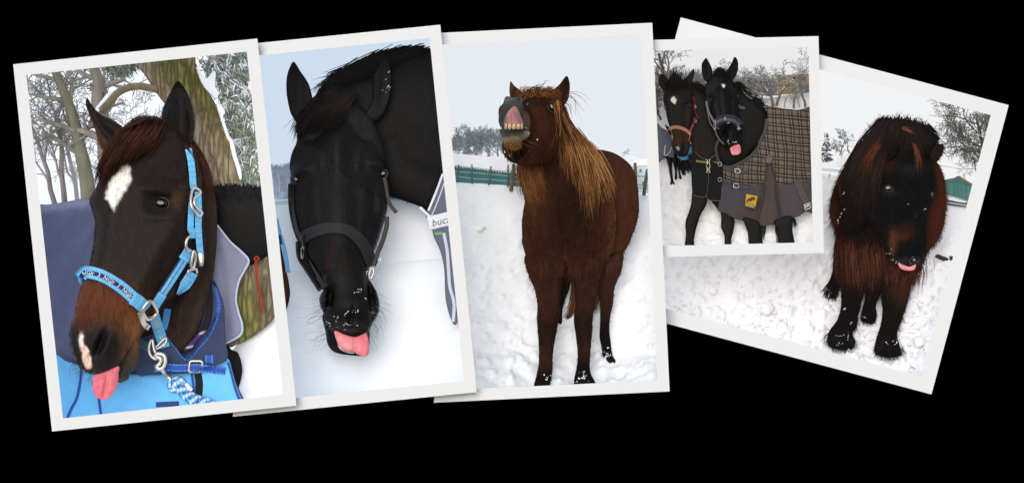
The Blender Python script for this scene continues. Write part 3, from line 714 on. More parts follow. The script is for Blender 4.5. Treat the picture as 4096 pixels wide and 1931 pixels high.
nk = Part(cat(A('930 560 1010 590 1062 650 1102 760 1140 855 1166 955 1172 1060 1169 1190'), B('1160 200 1142 330 1112 440 1070 560 1010 650 950 700 880 640 800 600 720 620 650 560'), A('600 1000 700 700')), .54, .42, 7, lines=[(B('1040 200 1010 380 960 560'), 28, .014), (B('960 330 900 500 880 600'), 22, -.014), (B('1100 250 1060 420 1000 590'), 14, -.012)])
STAR = A('690 748 702 775 700 800 712 830 690 860 678 890 650 930 632 965 612 1003 598 975 590 950 568 935 580 890 590 850 612 822 640 790 660 765')
SNIP = B('437 600 455 640 480 680 490 720 492 770 470 780 450 740 445 690 436 650')
hp = [('g', *B('540 470')[0], 175, 105, 22, (150, 80, 40), .95), ('g', *B('450 500')[0], 70, 90, 0, (138, 66, 30), .8), ('g', *B('700 600')[0], 40, 100, 18, (168, 112, 70), .8), ('g', *B('720 710')[0], 22, 60, 10, (150, 104, 68), .8),
      ('g', *B('550 650')[0], 84, 88, 20, (46, 42, 42), 1), ('g', *B('400 650')[0], 38, 80, 0, (48, 44, 44), 1), ('g', *B('540 775')[0], 110, 30, 5, (56, 52, 52), 1), ('g', *B('665 790')[0], 22, 70, 25, (84, 78, 76), .9), ('g', *B('650 835')[0], 40, 14, 0, (120, 112, 106), .6),
      ('g', *A('950 950')[0], 22, 40, 20, (120, 84, 54), .6), ('g', eye1[0], eye1[1], 48, 34, 8, (58, 52, 52), .8),
      ('p', STAR, (236, 232, 224), 9), ('p', SNIP, (226, 196, 178), 4), ('g', *B('438 620')[0], 8, 26, 0, (236, 230, 222), .9)]
col_(hd, (52, 41, 37), hp); col_(er, (36, 32, 31), [('g', *A('970 600')[0], 40, 50, 0, (60, 42, 32), .5)]); col_(elf, (52, 38, 32), [('g', *A('545 620')[0], 22, 60, -20, (112, 72, 46), .8), ('g', *A('580 560')[0], 50, 24, 40, (24, 21, 21), .7)])
col_(nk, (72, 55, 47), [('g', *A('1090 760')[0], 40, 130, -15, (84, 50, 36), .6)])
body('body', [nk, elf, hd, er], MAT['coat'], h1, (52, 41, 37))
SH1 = Surf(hd); SN1 = Surf(nk, hd)
strands('forelock', h1, [A('660 580 590 680 545 770 520 860 515 900'), A('720 545 650 640 590 740 555 830'), A('780 525 720 620 660 700 620 780'), A('850 520 790 600 720 680 680 740'), A('880 530 850 600 800 660 740 700')], 1500, SH1, [(66, 40, 30), (92, 50, 34), (40, 30, 28), (110, 60, 40), (34, 27, 26)], 3.2, .010, 9, .4, 9, 9, thick=.03, tone=.42)
strands('poll_hair', h1, [A('690 560 780 512 850 515'), A('700 550 790 508 870 530')], 160, SH1, [(56, 42, 38), (84, 54, 42)], 2.4, .004, 8, .4, 8, 10, dflt=.33)
strands('mane', h1, [A('1010 640 1070 700 1110 800 1140 900'), A('1040 640 1090 740 1120 860 1150 960')], 320, SN1, [(72, 40, 30), (54, 36, 30), (96, 52, 36)], 3.5, .004, 8, .4)
fur('coat_hair', h1, [elf, er, hd], 900, 12, 1.3, lambda r: np.tile([[-.15, 1.]], (len(r), 1))/1.011, edge=.95, lift=.003)
WH = strands('whiskers', h1, [B('400 700 370 730 335 760'), B('440 770 410 800 380 840'), B('640 850 660 880 700 890')], 40, SH1, [(150, 146, 142), (60, 56, 54)], 1.4, .002, 12, .5, 6, 14, dflt=.25, thick=.002); WH['kind'] = 'stuff'
def eye(parent, u, v, a, b, r, surf, off=.006, iris=(46, 30, 22), d=None):
    y = (float(surf(np.array([u]), np.array([v]))[0])-OFF if d is None else d)
    e = Part(ellipse(u, v, a, b, r), y-off+.006, .75, max(2.0, a/9))
    body('eye', [e], MAT['eye'], parent, iris)
    lid = crom(ellipse(u, v, a*1.08, b*1.12, r), 4); yy = np.full(len(lid), y-off+OFF)
    V, Fc = sweep(P(lid[:, 0], lid[:, 1], yy), a*.13/1000, 6, True); mk('eyelid', V, Fc, MAT['skin'], parent, np.tile(lin((40, 35, 34)), (len(V), 1)))
eye(h1, eye1[0], eye1[1], 31, 22, 6, SH1, .004)
tg = Part(B('505 812 570 790 640 760 640 800 636 850 618 895 590 930 558 943 520 926 500 890 501 850'), .19, .5, 4, tilt=(0, -.2), lines=[(B('580 815 572 870 560 920'), 9, -.010)])
body('tongue', [tg], MAT['tongue'], h1, (214, 108, 120), [('g', *B('530 900')[0], 30, 40, 0, (200, 88, 102), .6)])

# main horse's rug: navy shell, sky blue skirt, collar front, buckled chest strap
rg = thing('horse_rug', 'navy and sky blue rug worn by the haltered dark horse', 'horse rug', P(*B('800 1060')[0], .75))
NAVY = (50, 62, 104); SKYB = (104, 178, 232)
sh = Part(cat(A('150 985 260 968 350 955 480 934 620 960 900 1010'), B('1090 330 1146 282 1190 375 1208 440 1216 600 1228 720 1270 840 1320 1010 1100 1100 700 1130 300 1150 250 900 200 400 160 100')), .80, .33, 8, lines=[(A('480 980 380 1040 290 1150'), 20, .014), (A('490 1060 420 1140 330 1210'), 16, -.010), (B('480 60 380 180 320 330'), 26, .016), (B('470 200 420 330 360 500'), 20, -.012)])
body('shell', [sh], MAT['cloth'], rg, (86, 92, 122), [('g', *A('330 965')[0], 130, 22, -5, (124, 126, 156), .9)])  # lit top of the rump painted in as a paler band
sk_ = Part(B('295 706 360 732 425 752 560 792 700 802 830 802 1030 790 1120 765 1226 716 1262 830 1305 945 1320 1020 1100 1080 700 1110 330 1150 320 900'), .62, .26, 7, lines=[(B('440 770 425 880 380 1000 350 1060'), 14, -.018), (B('530 820 535 900 545 1000'), 14, -.014), (B('400 800 390 900 350 1000'), 16, .014), (B('700 820 720 900 730 1000'), 40, .012), (B('1180 800 1220 880 1250 960'), 16, .012), (B('1110 790 1120 860 1120 960'), 20, -.012), (B('330 760 360 860 350 960'), 14, .012)])
body('skirt', [sk_], MAT['cloth'], rg, SKYB)
cf_ = Part(B('735 640 800 592 890 590 945 655 1010 724 1075 655 1130 590 1166 500 1178 420 1150 300 1190 375 1208 440 1217 610 1226 722 1130 764 1030 794 830 806 740 800'), .50, .22, 6)
body('collar', [cf_], MAT['cloth'], rg, (54, 64, 92))
for s_ in ['888 588 945 652 1010 722 1075 654 1130 588 1166 500 1179 420 1146 292']:
    strap('collar_binding', B(s_), 14, Surf(cf_, sh), .004, MAT['web'], rg, lambda t, s: (40, 74, 150) if int(s/7) % 2 else (62, 110, 190), sm=6)
body('neck_lining', [Part(B('1140 340 1150 420 1130 540 1060 630 1010 690 985 665 1050 600 1100 520 1120 420'), .52, .4, 5)], MAT['cloth'], rg, (30, 29, 34), [('p', B('1020 640 1065 590 1140 565 1130 600 1080 640 1030 660'), (66, 46, 92), 2), ('p', B('1080 578 1140 563 1134 577 1070 592'), (186, 170, 196), 2), ('p', B('1010 655 1080 640 1060 655 1000 668'), (180, 166, 190), 2)], 1)
SK = Surf(sk_, cf_, sh)
TRIM = lambda t, s: (34, 62, 128) if abs(t) < .55 else (70, 128, 205)
for s_ in ['440 775 432 850 415 930 385 990 360 1050', '528 815 530 880 535 950 545 1020', '1232 740 1252 810 1270 880 1300 960', '1035 800 1045 870 1050 960']:
    strap('seam_binding', B(s_), 13, SK, .004, MAT['web'], rg, TRIM)
strap('black_panel', B('1068 800 1075 860 1070 935'), 30, SK, .006, MAT['cloth'], rg, lambda t, s: (28, 30, 36))
strap('belly_strap', B('842 968 965 962'), 20, SK, .005, MAT['web'], rg, lambda t, s: (34, 56, 110))
strap('strap_keeper', B('1128 700 1128 745'), 32, SK, .006, MAT['web'], rg, lambda t, s: (40, 80, 160) if abs(t) < .6 else (64, 130, 200))
cs, _ = strap('chest_strap', B('832 772 900 766 960 770 1060 768 1130 776 1216 786'), 30, SK, .024, MAT['web'], rg, lambda t, s: (38, 74, 160) if abs(t) < .62 or int(s/6) % 2 else (88, 150, 214))
cord('buckle', B('1024 738 1030 732 1085 732 1092 740 1088 785 1082 791 1026 791 1018 783'), 5, SK, .034, MAT['steel'], cs, (200, 200, 198), True, straight=True)
strap('strap_tab', B('838 800 838 742'), 8, SK, .012, MAT['web'], cs, lambda t, s: (30, 46, 96))

# halter
ht = thing('halter', 'sky blue webbing halter with navy lettered noseband on the dark horse', 'halter', P(*B('800 560')[0], .2))
BLU = (104, 184, 234); DNV = (26, 38, 92)
WEB = lambda t, s: (np.array(BLU)*(.94 if int(s/4) % 2 else 1.02)).clip(0, 255)
band = lambda t, s: DNV if abs(t) < .30 or t > .86 else WEB(t, s)
nb, inf = strap('noseband', B('436 282 446 266 470 254 550 274 640 326 715 388 785 452'), 50, SH1, .008, MAT['web'], ht, band, .008, 15, 5, sm=4)
sl_ = inf[2][-1]
for tx, s0 in (('NGJr', 14), ('3', 78), ('NGJr', 104), ('3', 168), ('NGJr', 194)): letters('lettering', tx, inf, s0, 23, MAT['print'], nb, (226, 230, 240), .1, .006)
strap('noseband_end', B('712 392 745 412 792 455'), 54, SH1, .016, MAT['web'], nb, WEB)
body('band_side', [Part(B('424 262 445 250 450 285 442 320 428 312 420 285'), .33, .6, 4)], MAT['web'], nb, (80, 150, 205))
ck, inf = strap('cheek_strap', B('1022 140 975 215 920 300 870 375 835 430'), 36, SN1, .012, MAT['web'], ht, lambda t, s: DNV if (t > .5 or (-.25 < t < 0)) else WEB(t, s), .007, 13, 5)
letters('lettering', '3 NGJr 3 N', (inf[0][::-1], -inf[1][::-1], inf[2][-1]-inf[2][::-1], inf[3][::-1]), 60, 13, MAT['print'], ck, (200, 214, 236), .1, .006, -4)
strap('strap_end', B('1028 130 990 190'), 44, SN1, .018, MAT['web'], ck, WEB); strap('strap_end', B('878 372 835 440'), 36, SN1, .018, MAT['web'], ck, WEB)
strap('crown_strap', A('1016 668 1030 730 1038 800 1042 860 1050 895'), 27, SN1, .010, MAT['web'], ht, WEB)
hs, _ = strap('crown_strap', cat(A('1068 900 1072 980 1070 1080'), B('1072 30 1076 100 1082 160')), 26, SN1, .022, MAT['web'], ht, WEB)
for p_ in cat(A('1040 790 1048 855 1072 980 1064 1048 1068 1115'), B('1068 38')): cord('eyelet', ellipse(p_[0], p_[1], 4.5, 4.5), 2, SN1, .026, MAT['steel'], hs, (220, 220, 220), True, step=3)
strap('crown_strap', cat(A('1036 960 1030 1060 1030 1110'), B('1040 30 1042 72')), 26, SN1, .014, MAT['web'], ht, WEB)
body('strap_tip', [Part(B('1066 150 1092 150 1100 170 1096 215 1084 222 1074 212')+0, .30, .4, 3)], MAT['steel'], hs, (200, 200, 198))
cord('buckle', A('1040 885 1060 882 1080 898 1078 915 1052 930 1048 962 1062 990 1088 1008 1086 1026 1070 1030 1046 1004 1030 968 1030 930'), 6, SN1, .030, MAT['steel'], ht, (200, 200, 198), True)
cord('ring', B('1022 62 1008 80 1003 110 1010 140 1028 135'), 6, SN1, .024, MAT['steel'], ht, (200, 200, 198))
cord('snap_hook', B('1045 140 1055 170 1050 210 1040 240 1030 215 1036 180'), 6, SN1, .028, MAT['steel'], ht, (200, 200, 198), True)
cord('hook_loop', B('1012 275 1015 245 1060 235 1064 260'), 5, SN1, .026, MAT['steel'], ht, (200, 200, 198), straight=True)
strap('throat_tab', B('1040 255 1018 295 990 335 958 374'), 44, SN1, .014, MAT['web'], ht, WEB, wf=lambda t: 1-.75*np.clip((t-.55)/.45, 0, 1))
cord('nose_ring', O('598 530 622 534 640 562 656 592 652 614 612 650 590 654 566 622 556 588 574 556'), 7, SH1, .030, MAT['steel'], ht, (200, 200, 198), True)
strap('ring_plate', O('540 604 552 648 572 690 604 714'), 22, SH1, .034, MAT['steel'], ht, lambda t, s: (196, 194, 190))
strap('throat_strap', B('905 450 895 510 880 560'), 28, SN1, .004, MAT['web'], ht, lambda t, s: (70, 140, 200))
ch, _ = strap('chin_strap', B('830 485 848 540 868 600 888 660'), 44, Surf(nk, cf_, hd), .016, MAT['web'], ht, lambda t, s: (150, 180, 196) if (s < 60 and abs(t) < .6) else WEB(t, s), sm=10)
for p_ in B('860 573 872 610 884 645'): cord('eyelet', ellipse(p_[0], p_[1], 5, 5), 2, Surf(nk, cf_), .032, MAT['steel'], ch, (220, 220, 220), True, step=3)
cord('buckle', B('836 672 845 655 890 610 898 618 890 640 860 660'), 5, Surf(nk, cf_), .030, MAT['steel'], ch, (200, 200, 198), True)
strap('chin_strap_back', B('752 628 800 655 850 668'), 36, Surf(cf_), .01, MAT['web'], ht, lambda t, s: (44, 84, 100))
lr = thing('lead_rope', 'blue and white braided lead rope with steel snap hook', 'rope', P(*B('1040 960')[0], .35))
cord('ring', B('822 618 808 640 804 675 815 705 840 722 855 712 840 690 828 660'), 6, SK, .06, MAT['steel'], lr, (200, 200, 198), True)
cord('snap_hook', B('838 706 852 692 882 700 892 730 880 765 858 775 846 762 862 745 868 720 850 712'), 9, SK, .07, MAT['steel'], lr, (204, 204, 200), True)
cord('swivel', B('868 770 890 800 912 822 940 860'), 9, SK, .065, MAT['steel'], lr, (204, 204, 200))
def braid(n, sides):
    c = [(32, 52, 120), (90, 180, 228), (232, 236, 240), (70, 140, 205)]; out = []
    for i in range(n):
        for k in range(sides): out.append(lin(c[int((i*.8+k*1.0)) % 4]))
    return np.array(out)
cord('braid', B('925 850 960 860 1000 905 1040 935 1090 955 1150 975'), 25, SK, .05, MAT['rope'], lr, (0, 0, 0), fn=braid, step=7, sides=10)
cord('loop_end', B('918 862 935 835 970 830 985 855 960 880 930 885'), 13, SK, .06, MAT['rope'], lr, (0, 0, 0), True, fn=braid, step=6)
strap('whipping', B('985 870 1020 905'), 46, SK, .085, MAT['rope'], lr, lambda t, s: (232, 232, 230) if int(s/12) % 2 else (220, 222, 226))

# ------------------------------------------------------------------ picture 2: black horse, head down, tongue out
use_set(1)
HZ2 = C('0 938 100 936 200 934 700 915 1100 905')
gd2 = snowfield(1, HZ2, 0, 1620, .45, 1.3, .004, 9, (230, 232, 236), grain=90)
# far misty wood and the pale wall below it
wd = thing('far_wood', 'misty grey wood on the skyline beyond the snowfield', 'wood', P(*C('150 925')[0], 1.6))
def woodmass(parent, u0, u1, vt, vb, d, n, cols, seed, w=5, hmin=.5):
    R = np.random.default_rng(seed); u = R.uniform(u0, u1, n); top = np.interp(u, np.linspace(u0, u1, len(vt)), vt); h = (vb-top)*R.uniform(hmin, 1.02, n)
    m = 4; s = np.linspace(0, 1, m); p = np.zeros((n, m, 2)); p[..., 0] = u[:, None]+R.normal(0, 7, (n, 1))*s; p[..., 1] = vb-h[:, None]*s
    V, Fc, Cc = ribbons(p, np.full((n, m), d+OFF)+R.normal(0, .02, (n, 1)), w*R.uniform(.6, 1.6, n), pickc(cols, n, .04)); o = mk('crown', V, Fc, MAT['leaf'], parent, Cc); o['kind'] = 'stuff'
WOOD_HAZE = [(176, 187, 202), (182, 193, 207), (188, 198, 211), (171, 182, 198)]  # mist put into the wood's own colours
woodmass(wd, 1010, 1190, C('0 745 0 750 0 735 0 742 0 730 0 728')[:, 1], C('0 930')[0][1], 1.6, 4200, WOOD_HAZE, 3, 6)
woodmass(wd, 1540, 1690, C('0 880 0 875 0 880 0 890')[:, 1], C('0 922')[0][1], 1.6, 1800, WOOD_HAZE, 4, 5)
wl = thing('low_wall', 'long pale green wall along the far edge of the snowfield', 'wall', P(*C('120 938')[0], 1.55))
slab('wall_face', C('60 918 240 914 240 940 60 943'), 1.53, .02, MAT['paint'], wl, (186, 200, 198)); slab('coping', C('60 908 240 904 240 914 60 918'), 1.515, .04, MAT['paint'], wl, (222, 230, 232))
slab('wall_face', C('660 908 800 904 800 918 660 921'), 1.53, .02, MAT['paint'], wl, (178, 192, 196))
wr = thing('fence_wire', 'thin pale wire low across the snow behind the lowered muzzle', 'wire', P(*Dz('300 352')[0], .75))
cord('strand', Dz('270 352 420 342 760 312 1060 286'), 2.0, flat(.75), 0, MAT['rope'], wr, (214, 220, 228))
# brown horse in a blue strap just showing past the border
hb = thing('horse', 'reddish brown horse chest cut off by the picture border', 'horse', P(*Dz('290 900')[0], .6))
cb = Part(Dz('150 120 250 170 275 240 295 330 310 400 316 455 306 510 290 560 270 640 268 760 275 860 276 905 240 920 150 900'), .6, .5, 6)
body('body', [cb], MAT['coat'], hb, (116, 58, 34), [('g', *Dz('270 850')[0], 14, 70, 0, (40, 36, 40), .9)])
rb = thing('horse_rug', 'strip of sky blue rug on the brown chest by the border', 'horse rug', P(*Dz('300 350')[0], .5))
strap('edge_binding', Dz('248 90 262 150 280 210 296 280 306 350'), 17, flat(.55), 0, MAT['web'], rb, lambda t, s: (110, 172, 214)); strap('buckle_tab', Dz('262 170 270 215'), 14, flat(.54), 0, MAT['web'], rb, lambda t, s: (28, 44, 104))
# the black horse
hk = thing('horse', 'black horse hanging its head low, pink tongue poking out', 'horse', P(*N('700 1080')[0], .45))
face = Part(cat(C('280 470 255 520 230 580 226 630 204 680 192 740 200 800 196 870 199 960 214 1040 240 1110'), Dz('366 200 398 282 438 365 468 425'), N('440 480 415 530 405 570 418 630 440 690 462 770 500 830 545 868 610 912 680 936 745 938 800 914 850 872 900 775 948 690 956 600 935 505 885 415 855 365'), Dz('700 320 716 270 742 200 772 110'), C('666 950 670 870 664 800 658 720 645 640 612 560 590 505 500 440 400 420 330 420')), .42, .60, 5, tilt=(0, -.22), maxh=.27,
    bumps=[(*C('224 812')[0], 34, 26, 20, -.022), (*C('238 765')[0], 46, 24, -20, .026), (*C('645 786')[0], 30, 28, -10, -.022), (*C('625 735')[0], 46, 24, 20, .024), (*C('330 600')[0], 40, 34, 0, -.020), (*C('560 590')[0], 44, 34, 0, -.022), (*C('420 640')[0], 50, 90, 0, .020), (*C('430 1000')[0], 80, 200, 0, .030), (*C('230 960')[0], 26, 90, 0, .015), (*C('640 930')[0], 24, 90, 0, .018),
           (*N('500 560')[0], 14, 40, 10, -.045), (*N('460 560')[0], 18, 60, 8, .022), (*N('885 540')[0], 13, 50, -8, -.045), (*N('925 560')[0], 18, 70, 0, .022), (*N('690 620')[0], 90, 60, 0, .020), (*N('690 870')[0], 90, 26, 0, .022), (*N('705 720')[0], 7, 34, 10, -.018)],
    lines=[(C('300 860 310 980 330 1080'), 26, .008), (C('560 860 560 980 545 1080'), 26, .008), (C('260 640 330 680 340 740'), 14, .008), (C('600 620 540 670 530 740'), 14, .008), (C('430 560 425 660 430 760'), 30, .010), (N('470 330 480 420 500 500'), 12, -.016), (N('850 330 850 420 880 500'), 12, -.016), (N('560 740 500 740 460 700'), 10, -.014), (N('850 760 900 720 930 660'), 10, -.014)])
jaw = Part(N('440 700 462 860 480 965 520 1030 580 1060 650 1072 760 1082 830 1075 862 1000 866 930 862 850 800 740 600 690'), .40, .5, 5, bumps=[(*N('690 980')[0], 70, 30, 0, -.05)])
chk = Part(cat(C('240 1080'), Dz('372 270 410 330 470 432 520 400 600 200 480 120')), .48, .5, 7)
el2 = Part(C('213 240 246 288 281 340 298 390 302 430 280 480 240 540 205 505 188 455 177 385 178 318 192 270'), .5, .55, 5, lines=[(C('220 290 240 380 240 470'), 26, -.03)])
er2 = Part(C('660 226 679 260 686 330 681 400 666 450 640 505 600 530 560 500 590 440 597 380 600 310 625 262'), .5, .5, 5, lines=[(C('655 270 655 360 640 450'), 18, -.022), (C('610 330 605 420'), 9, .008)])
neck2 = Part(cat(C('300 440 345 365 400 320 480 280 560 235 640 205 730 187 820 178 900 172 1000 165 1060 300 1060 560 1040 760 960 800 920 870 890 930 862 965 840 948 780 926 690 897 600 880 420 740 290 560')), .78, .36, 7, lines=[(C('700 330 760 480 880 560'), 50, .014), (C('690 640 760 740 870 800'), 40, -.014)])
for p_, c_ in ((face, (33, 30, 30)), (el2, (30, 26, 25)), (er2, (33, 29, 28)), (neck2, (24, 21, 21)), (jaw, (36, 33, 32)), (chk, (30, 27, 27))): col_(p_, c_)
col_(face, (34, 31, 30), [('g', *N('690 640')[0], 150, 70, 0, (24, 23, 24), .8), ('g', *N('700 830')[0], 110, 26, 0, (56, 42, 38), .7), ('g', *N('880 770')[0], 22, 40, 20, (58, 46, 42), .7), ('g', *N('540 800')[0], 22, 40, -10, (58, 46, 42), .6), ('g', *C('235 560')[0], 16, 60, 0, (70, 36, 26), .7), ('g', *N('500 230')[0], 12, 50, 12, (70, 44, 38), .6), ('g', *N('820 220')[0], 12, 50, -8, (64, 42, 38), .6)])
body('body', [neck2, el2, er2, jaw, chk, face], MAT['coat'], hk, (33, 30, 30))
SF2 = Surf(face); SN2 = Surf(neck2, face)
strands('forelock', hk, [C('330 420 270 480 235 560 225 620'), C('380 390 300 470 250 550 235 600'), C('440 380 360 470 290 540 260 590'), C('480 400 420 480 360 550 320 580'), C('500 410 460 480 420 540 390 570')], 1000, SF2, [(30, 26, 26), (40, 31, 28), (56, 36, 30), (24, 22, 22), (28, 25, 25)], 3.4, .008, 8, .45, 9, 12, dflt=.4, thick=.025)
strands('mane', hk, [C('420 320 370 350 330 395'), C('520 255 420 320 340 400'), C('640 205 500 280 360 400'), C('760 185 600 250 420 370'), C('860 178 720 230 560 340')], 800, SN2, [(24, 22, 22), (34, 30, 30)], 3.4, .006, 10, .5, 8, 14, dflt=.78, thick=.03)
fur('coat_hair', hk, [neck2, el2, er2, face], 1000, 12, 1.3, lambda r: np.tile([[.1, 1.]], (len(r), 1))/1.005, edge=.95, lift=.003)
strands('whiskers', hk, [N('430 620 340 660 240 700'), N('450 720 350 760 250 860'), N('470 850 380 900 270 960'), N('500 980 420 1040 330 1110')], 34, Surf(face, jaw), [(150, 150, 154), (120, 120, 124)], 1.0, .002, 16, .6, 7, 22, dflt=.3, thick=.002)['kind'] = 'stuff'
strands('whiskers', hk, [N('945 560 1010 590 1080 660'), N('950 650 1020 720 1060 830'), N('900 780 960 840 1000 930'), N('860 900 900 960 930 1040')], 28, Surf(face, jaw), [(150, 150, 154), (120, 120, 124)], 1.0, .002, 16, .6, 7, 22, dflt=.3, thick=.002)['kind'] = 'stuff'
eye(hk, *C('222 812')[0], 20, 14, 25, SF2, .010); eye(hk, *C('648 784')[0], 17, 15, -30, SF2, .012)
tg2 = Part(N('542 868 560 850 640 880 740 905 830 870 846 890 860 950 863 1020 846 1075 802 1086 752 1066 722 1046 640 1036 590 1000 560 930'), .27, .5, 4, tilt=(0, -.25), lines=[(N('735 930 728 1000 735 1050'), 6, -.010)])
body('tongue', [tg2], MAT['tongue'], hk, (222, 118, 126), [('g', *N('640 960')[0], 50, 20, 20, (228, 150, 156), .6)])
cord('lip_edge', N('580 985 610 1020 660 1044 725 1054'), 4, Surf(tg2, jaw), .002, MAT['skin'], hk, (206, 196, 196))
flecks('snow_flecks', hk, [(*N('620 810')[0], 26, 16), (*N('540 700')[0], 36, 40), (*N('700 740')[0], 60, 36), (*N('700 560')[0], 80, 60), (*N('480 780')[0], 12, 14), (*N('850 600')[0], 30, 60), (*N('765 490')[0], 10, 12)], Surf(face), 150, 1.5)
flecks('snow_flecks', hk, [(*C('650 400')[0], 14, 40), (*C('665 330')[0], 8, 40)], Surf(er2), 40, 1.3)
# halter
hh = thing('halter', 'black leather and webbing halter on the tongue-poking black horse', 'halter', P(*C('430 1050')[0], .2))
BK = lambda t, s: (24, 22, 23) if abs(t) < .8 else ((34, 32, 32))
BW = lambda t, s: (40, 38, 39) if (int(s/5)+int(t*5+9)) % 2 else (26, 25, 26)
strap('noseband', cat(C('246 1100 300 1068 360 1050 420 1046 480 1060 530 1100 565 1150 585 1200'), Dz('718 318')), 46, SF2, .010, MAT['web'], hh, BW, .01, 11, 5, sm=5)
strap('cheek_strap', C('198 830 198 900 204 970 222 1050 242 1105'), 22, Surf(face, chk), .008, MAT['leather'], hh, BK)
strap('jaw_strap', cat(C('245 1110'), Dz('372 270 400 318 440 380 474 432')), 40, Surf(chk, face), .010, MAT['web'], hh, BW)
cord('buckle', Dz('372 222 380 226 382 250 376 284 370 280 370 250'), 4, Surf(face, chk), .026, MAT['steel'], hh, (200, 200, 200), True)
strap('buckle_keeper', C('252 1075 250 1110 256 1140'), 16, Surf(chk, face), .022, MAT['leather'], hh, BK)
ch2, _ = strap('cheek_strap', C('652 800 662 850 668 890 682 935 712 972'), 15, flat(.30), 0, MAT['leather'], hh, lambda t, s: (48, 42, 36))
strap('cheek_strap', Dz('786 80 784 130 765 200 740 260 722 320'), 18, flat(.33), 0, MAT['leather'], hh, lambda t, s: (52, 46, 42) if abs(t) < .5 else (30, 28, 28))
cord('ring', Dz('712 330 722 340 716 368 704 382 700 360'), 4, flat(.27), 0, MAT['steel'], hh, (190, 190, 184), True)
flecks('snow_flecks', hh, [(*Dz('722 345')[0], 7, 8), (*Dz('740 300')[0], 8, 20)], lambda u, v: np.full(np.shape(u), .30+OFF), 26, 2.8)
# rug on the black horse
r3 = thing('horse_rug', 'slate grey rug with white piping and lettered chest strap', 'horse rug', P(*Dz('1110 600')[0], .6))
rp3 = Part(cat(C('945 780 925 830 900 890 872 962 822 944 860 1000 885 1060'), Dz('1015 180 1046 250 1064 330 1068 420 1072 480 1086 545 1112 604 1134 585 1160 540 1200 300 1180 0')), .60, .30, 6, lines=[(Dz('1080 180 1100 300 1110 420 1120 560'), 12, -.014)])
body('shell', [rp3], MAT['cloth'], r3, (104, 106, 122), [('p', Dz('1103 200 1140 200 1150 560 1128 560 1116 420'), (30, 34, 56), 3)], 1)
S3 = Surf(rp3)
strap('piping', C('936 784 912 850 884 920 866 962'), 9, S3, .006, MAT['cloth'], r3, lambda t, s: (222, 224, 230)); strap('piping', C('946 820 925 880 898 950 880 990'), 5, S3, .006, MAT['cloth'], r3, lambda t, s: (206, 210, 220))
strap('piping', C('825 945 865 985 895 1000'), 11, S3, .006, MAT['cloth'], r3, lambda t, s: (214, 216, 224))
strap('piping', Dz('1062 160 1078 240 1085 330 1092 420 1112 500 1108 590'), 13, S3, .008, MAT['cloth'], r3, lambda t, s: (204, 208, 218))
cs3, inf = strap('chest_strap', C('866 1024 910 1014 990 994'), 56, S3, .02, MAT['web'], r3, lambda t, s: (206, 208, 216) if abs(t) > .8 else (222, 224, 230))
letters('lettering', 'bucas', inf, 12, 40, MAT['print'], cs3, (70, 72, 86), .25, .006, 2)
strap('label_tab', C('895 1074 935 1072'), 12, S3, .012, MAT['cloth'], r3, lambda t, s: (120, 170, 110))

# ------------------------------------------------------------------ picture 3: chestnut pony curling its lip
use_set(2)
HZ3 = E('0 818 150 824 300 832 470 846 800 850 1040 880 1100 890')
gd3 = snowfield(2, HZ3, 0, 1560, .17, 1.3, .016, 7, (228, 231, 235), lump=.034, grain=60)
gz = lambda p: float(gd3(np.array([p[0]]), np.array([p[1]]))[0])-OFF
T3 = 'haze-tinted bare trees behind the teal barn'
for k, (x, h, lb) in enumerate([(165, 75, 'low dark bushy tree at the barn end by the border'), (205, 100, 'broad haze-tinted tree over the middle of the barn roof'), (250, 95, 'tall haze-tinted tree beside the broad one over the barn'), (310, 110, 'widest haze-tinted bare tree over the barn roof'), (355, 100, 'haze-tinted tree nearest the chestnut pony chin')]):
    tree(lb, E('%d 700' % x)[0], 1.5, h*.72, 4.5, 30+k, (140, 150, 156), (160, 170, 176), levels=5, kids=6, spread=52, group=T3, first=.12, minr=.9, ratio=.66)  # bark greys paled to stand in for haze
bn = thing('barn', 'long teal barn with a snow covered roof behind the fence', 'barn', P(*E('300 840')[0], 1.36))
def panels(parent, a0, a1, b0, b1, n, d, col, name='wall_board', th=.015, gap=.08, var=.08):
    a0, a1, b0, b1 = map(np.asarray, (a0, a1, b0, b1)); R = np.random.default_rng(n)
    for k in range(n):
        f, g = k/n, (k+1-gap)/n
        slab(name, [a0+(a1-a0)*f, a0+(a1-a0)*g, b0+(b1-b0)*g, b0+(b1-b0)*f], d, th, MAT['paint'], parent, np.clip(np.array(col)*(1+var*R.uniform(-1, 1)), 0, 255))
slab('wall', E('120 744 480 786 480 850 120 826'), 1.372, .02, MAT['paint'], bn, (52, 108, 114))
panels(bn, E('120 746')[0], E('480 787')[0], E('120 822')[0], E('480 848')[0], 40, 1.36, (62, 122, 126), var=.03)
slab('roof', E('110 686 200 690 385 709 480 762 480 776 110 734'), 1.34, .1, MAT['flake'], bn, (244, 247, 250)); slab('eaves', E('120 737 480 779 480 787 120 745'), 1.335, .03, MAT['paint'], bn, (206, 214, 216))
for k in range(26):
    p = E('130 742')[0]+(E('480 783')[0]-E('130 742')[0])*(k/26); V, Fc = sweep(P(np.array([p[0]]*2), np.array([p[1]-2, p[1]+random.uniform(5, 12)]), np.array([1.33+OFF]*2)), np.array([.0022, .0005]), 5); mk('icicle', V, Fc, MAT['flake'], bn)
fn = thing('fence', 'wooden post and wire fence along the paddock by the teal barn', 'fence', P(*E('300 850')[0], 1.3))
def post(parent, p, w, d, col):
    p = np.asarray(p); q = np.array([p[0], (p[0]*2+p[1])/3, (p[0]+2*p[1])/3, p[1]]); V, Fc = sweep(P(q[:, 0], q[:, 1], np.full(4, d+OFF)), np.array([.9, 1, 1, 1.05])*w/2000, 8)
    return mk('post', V, Fc, MAT['bark'], parent, np.tile(lin(col), (len(V), 1)))
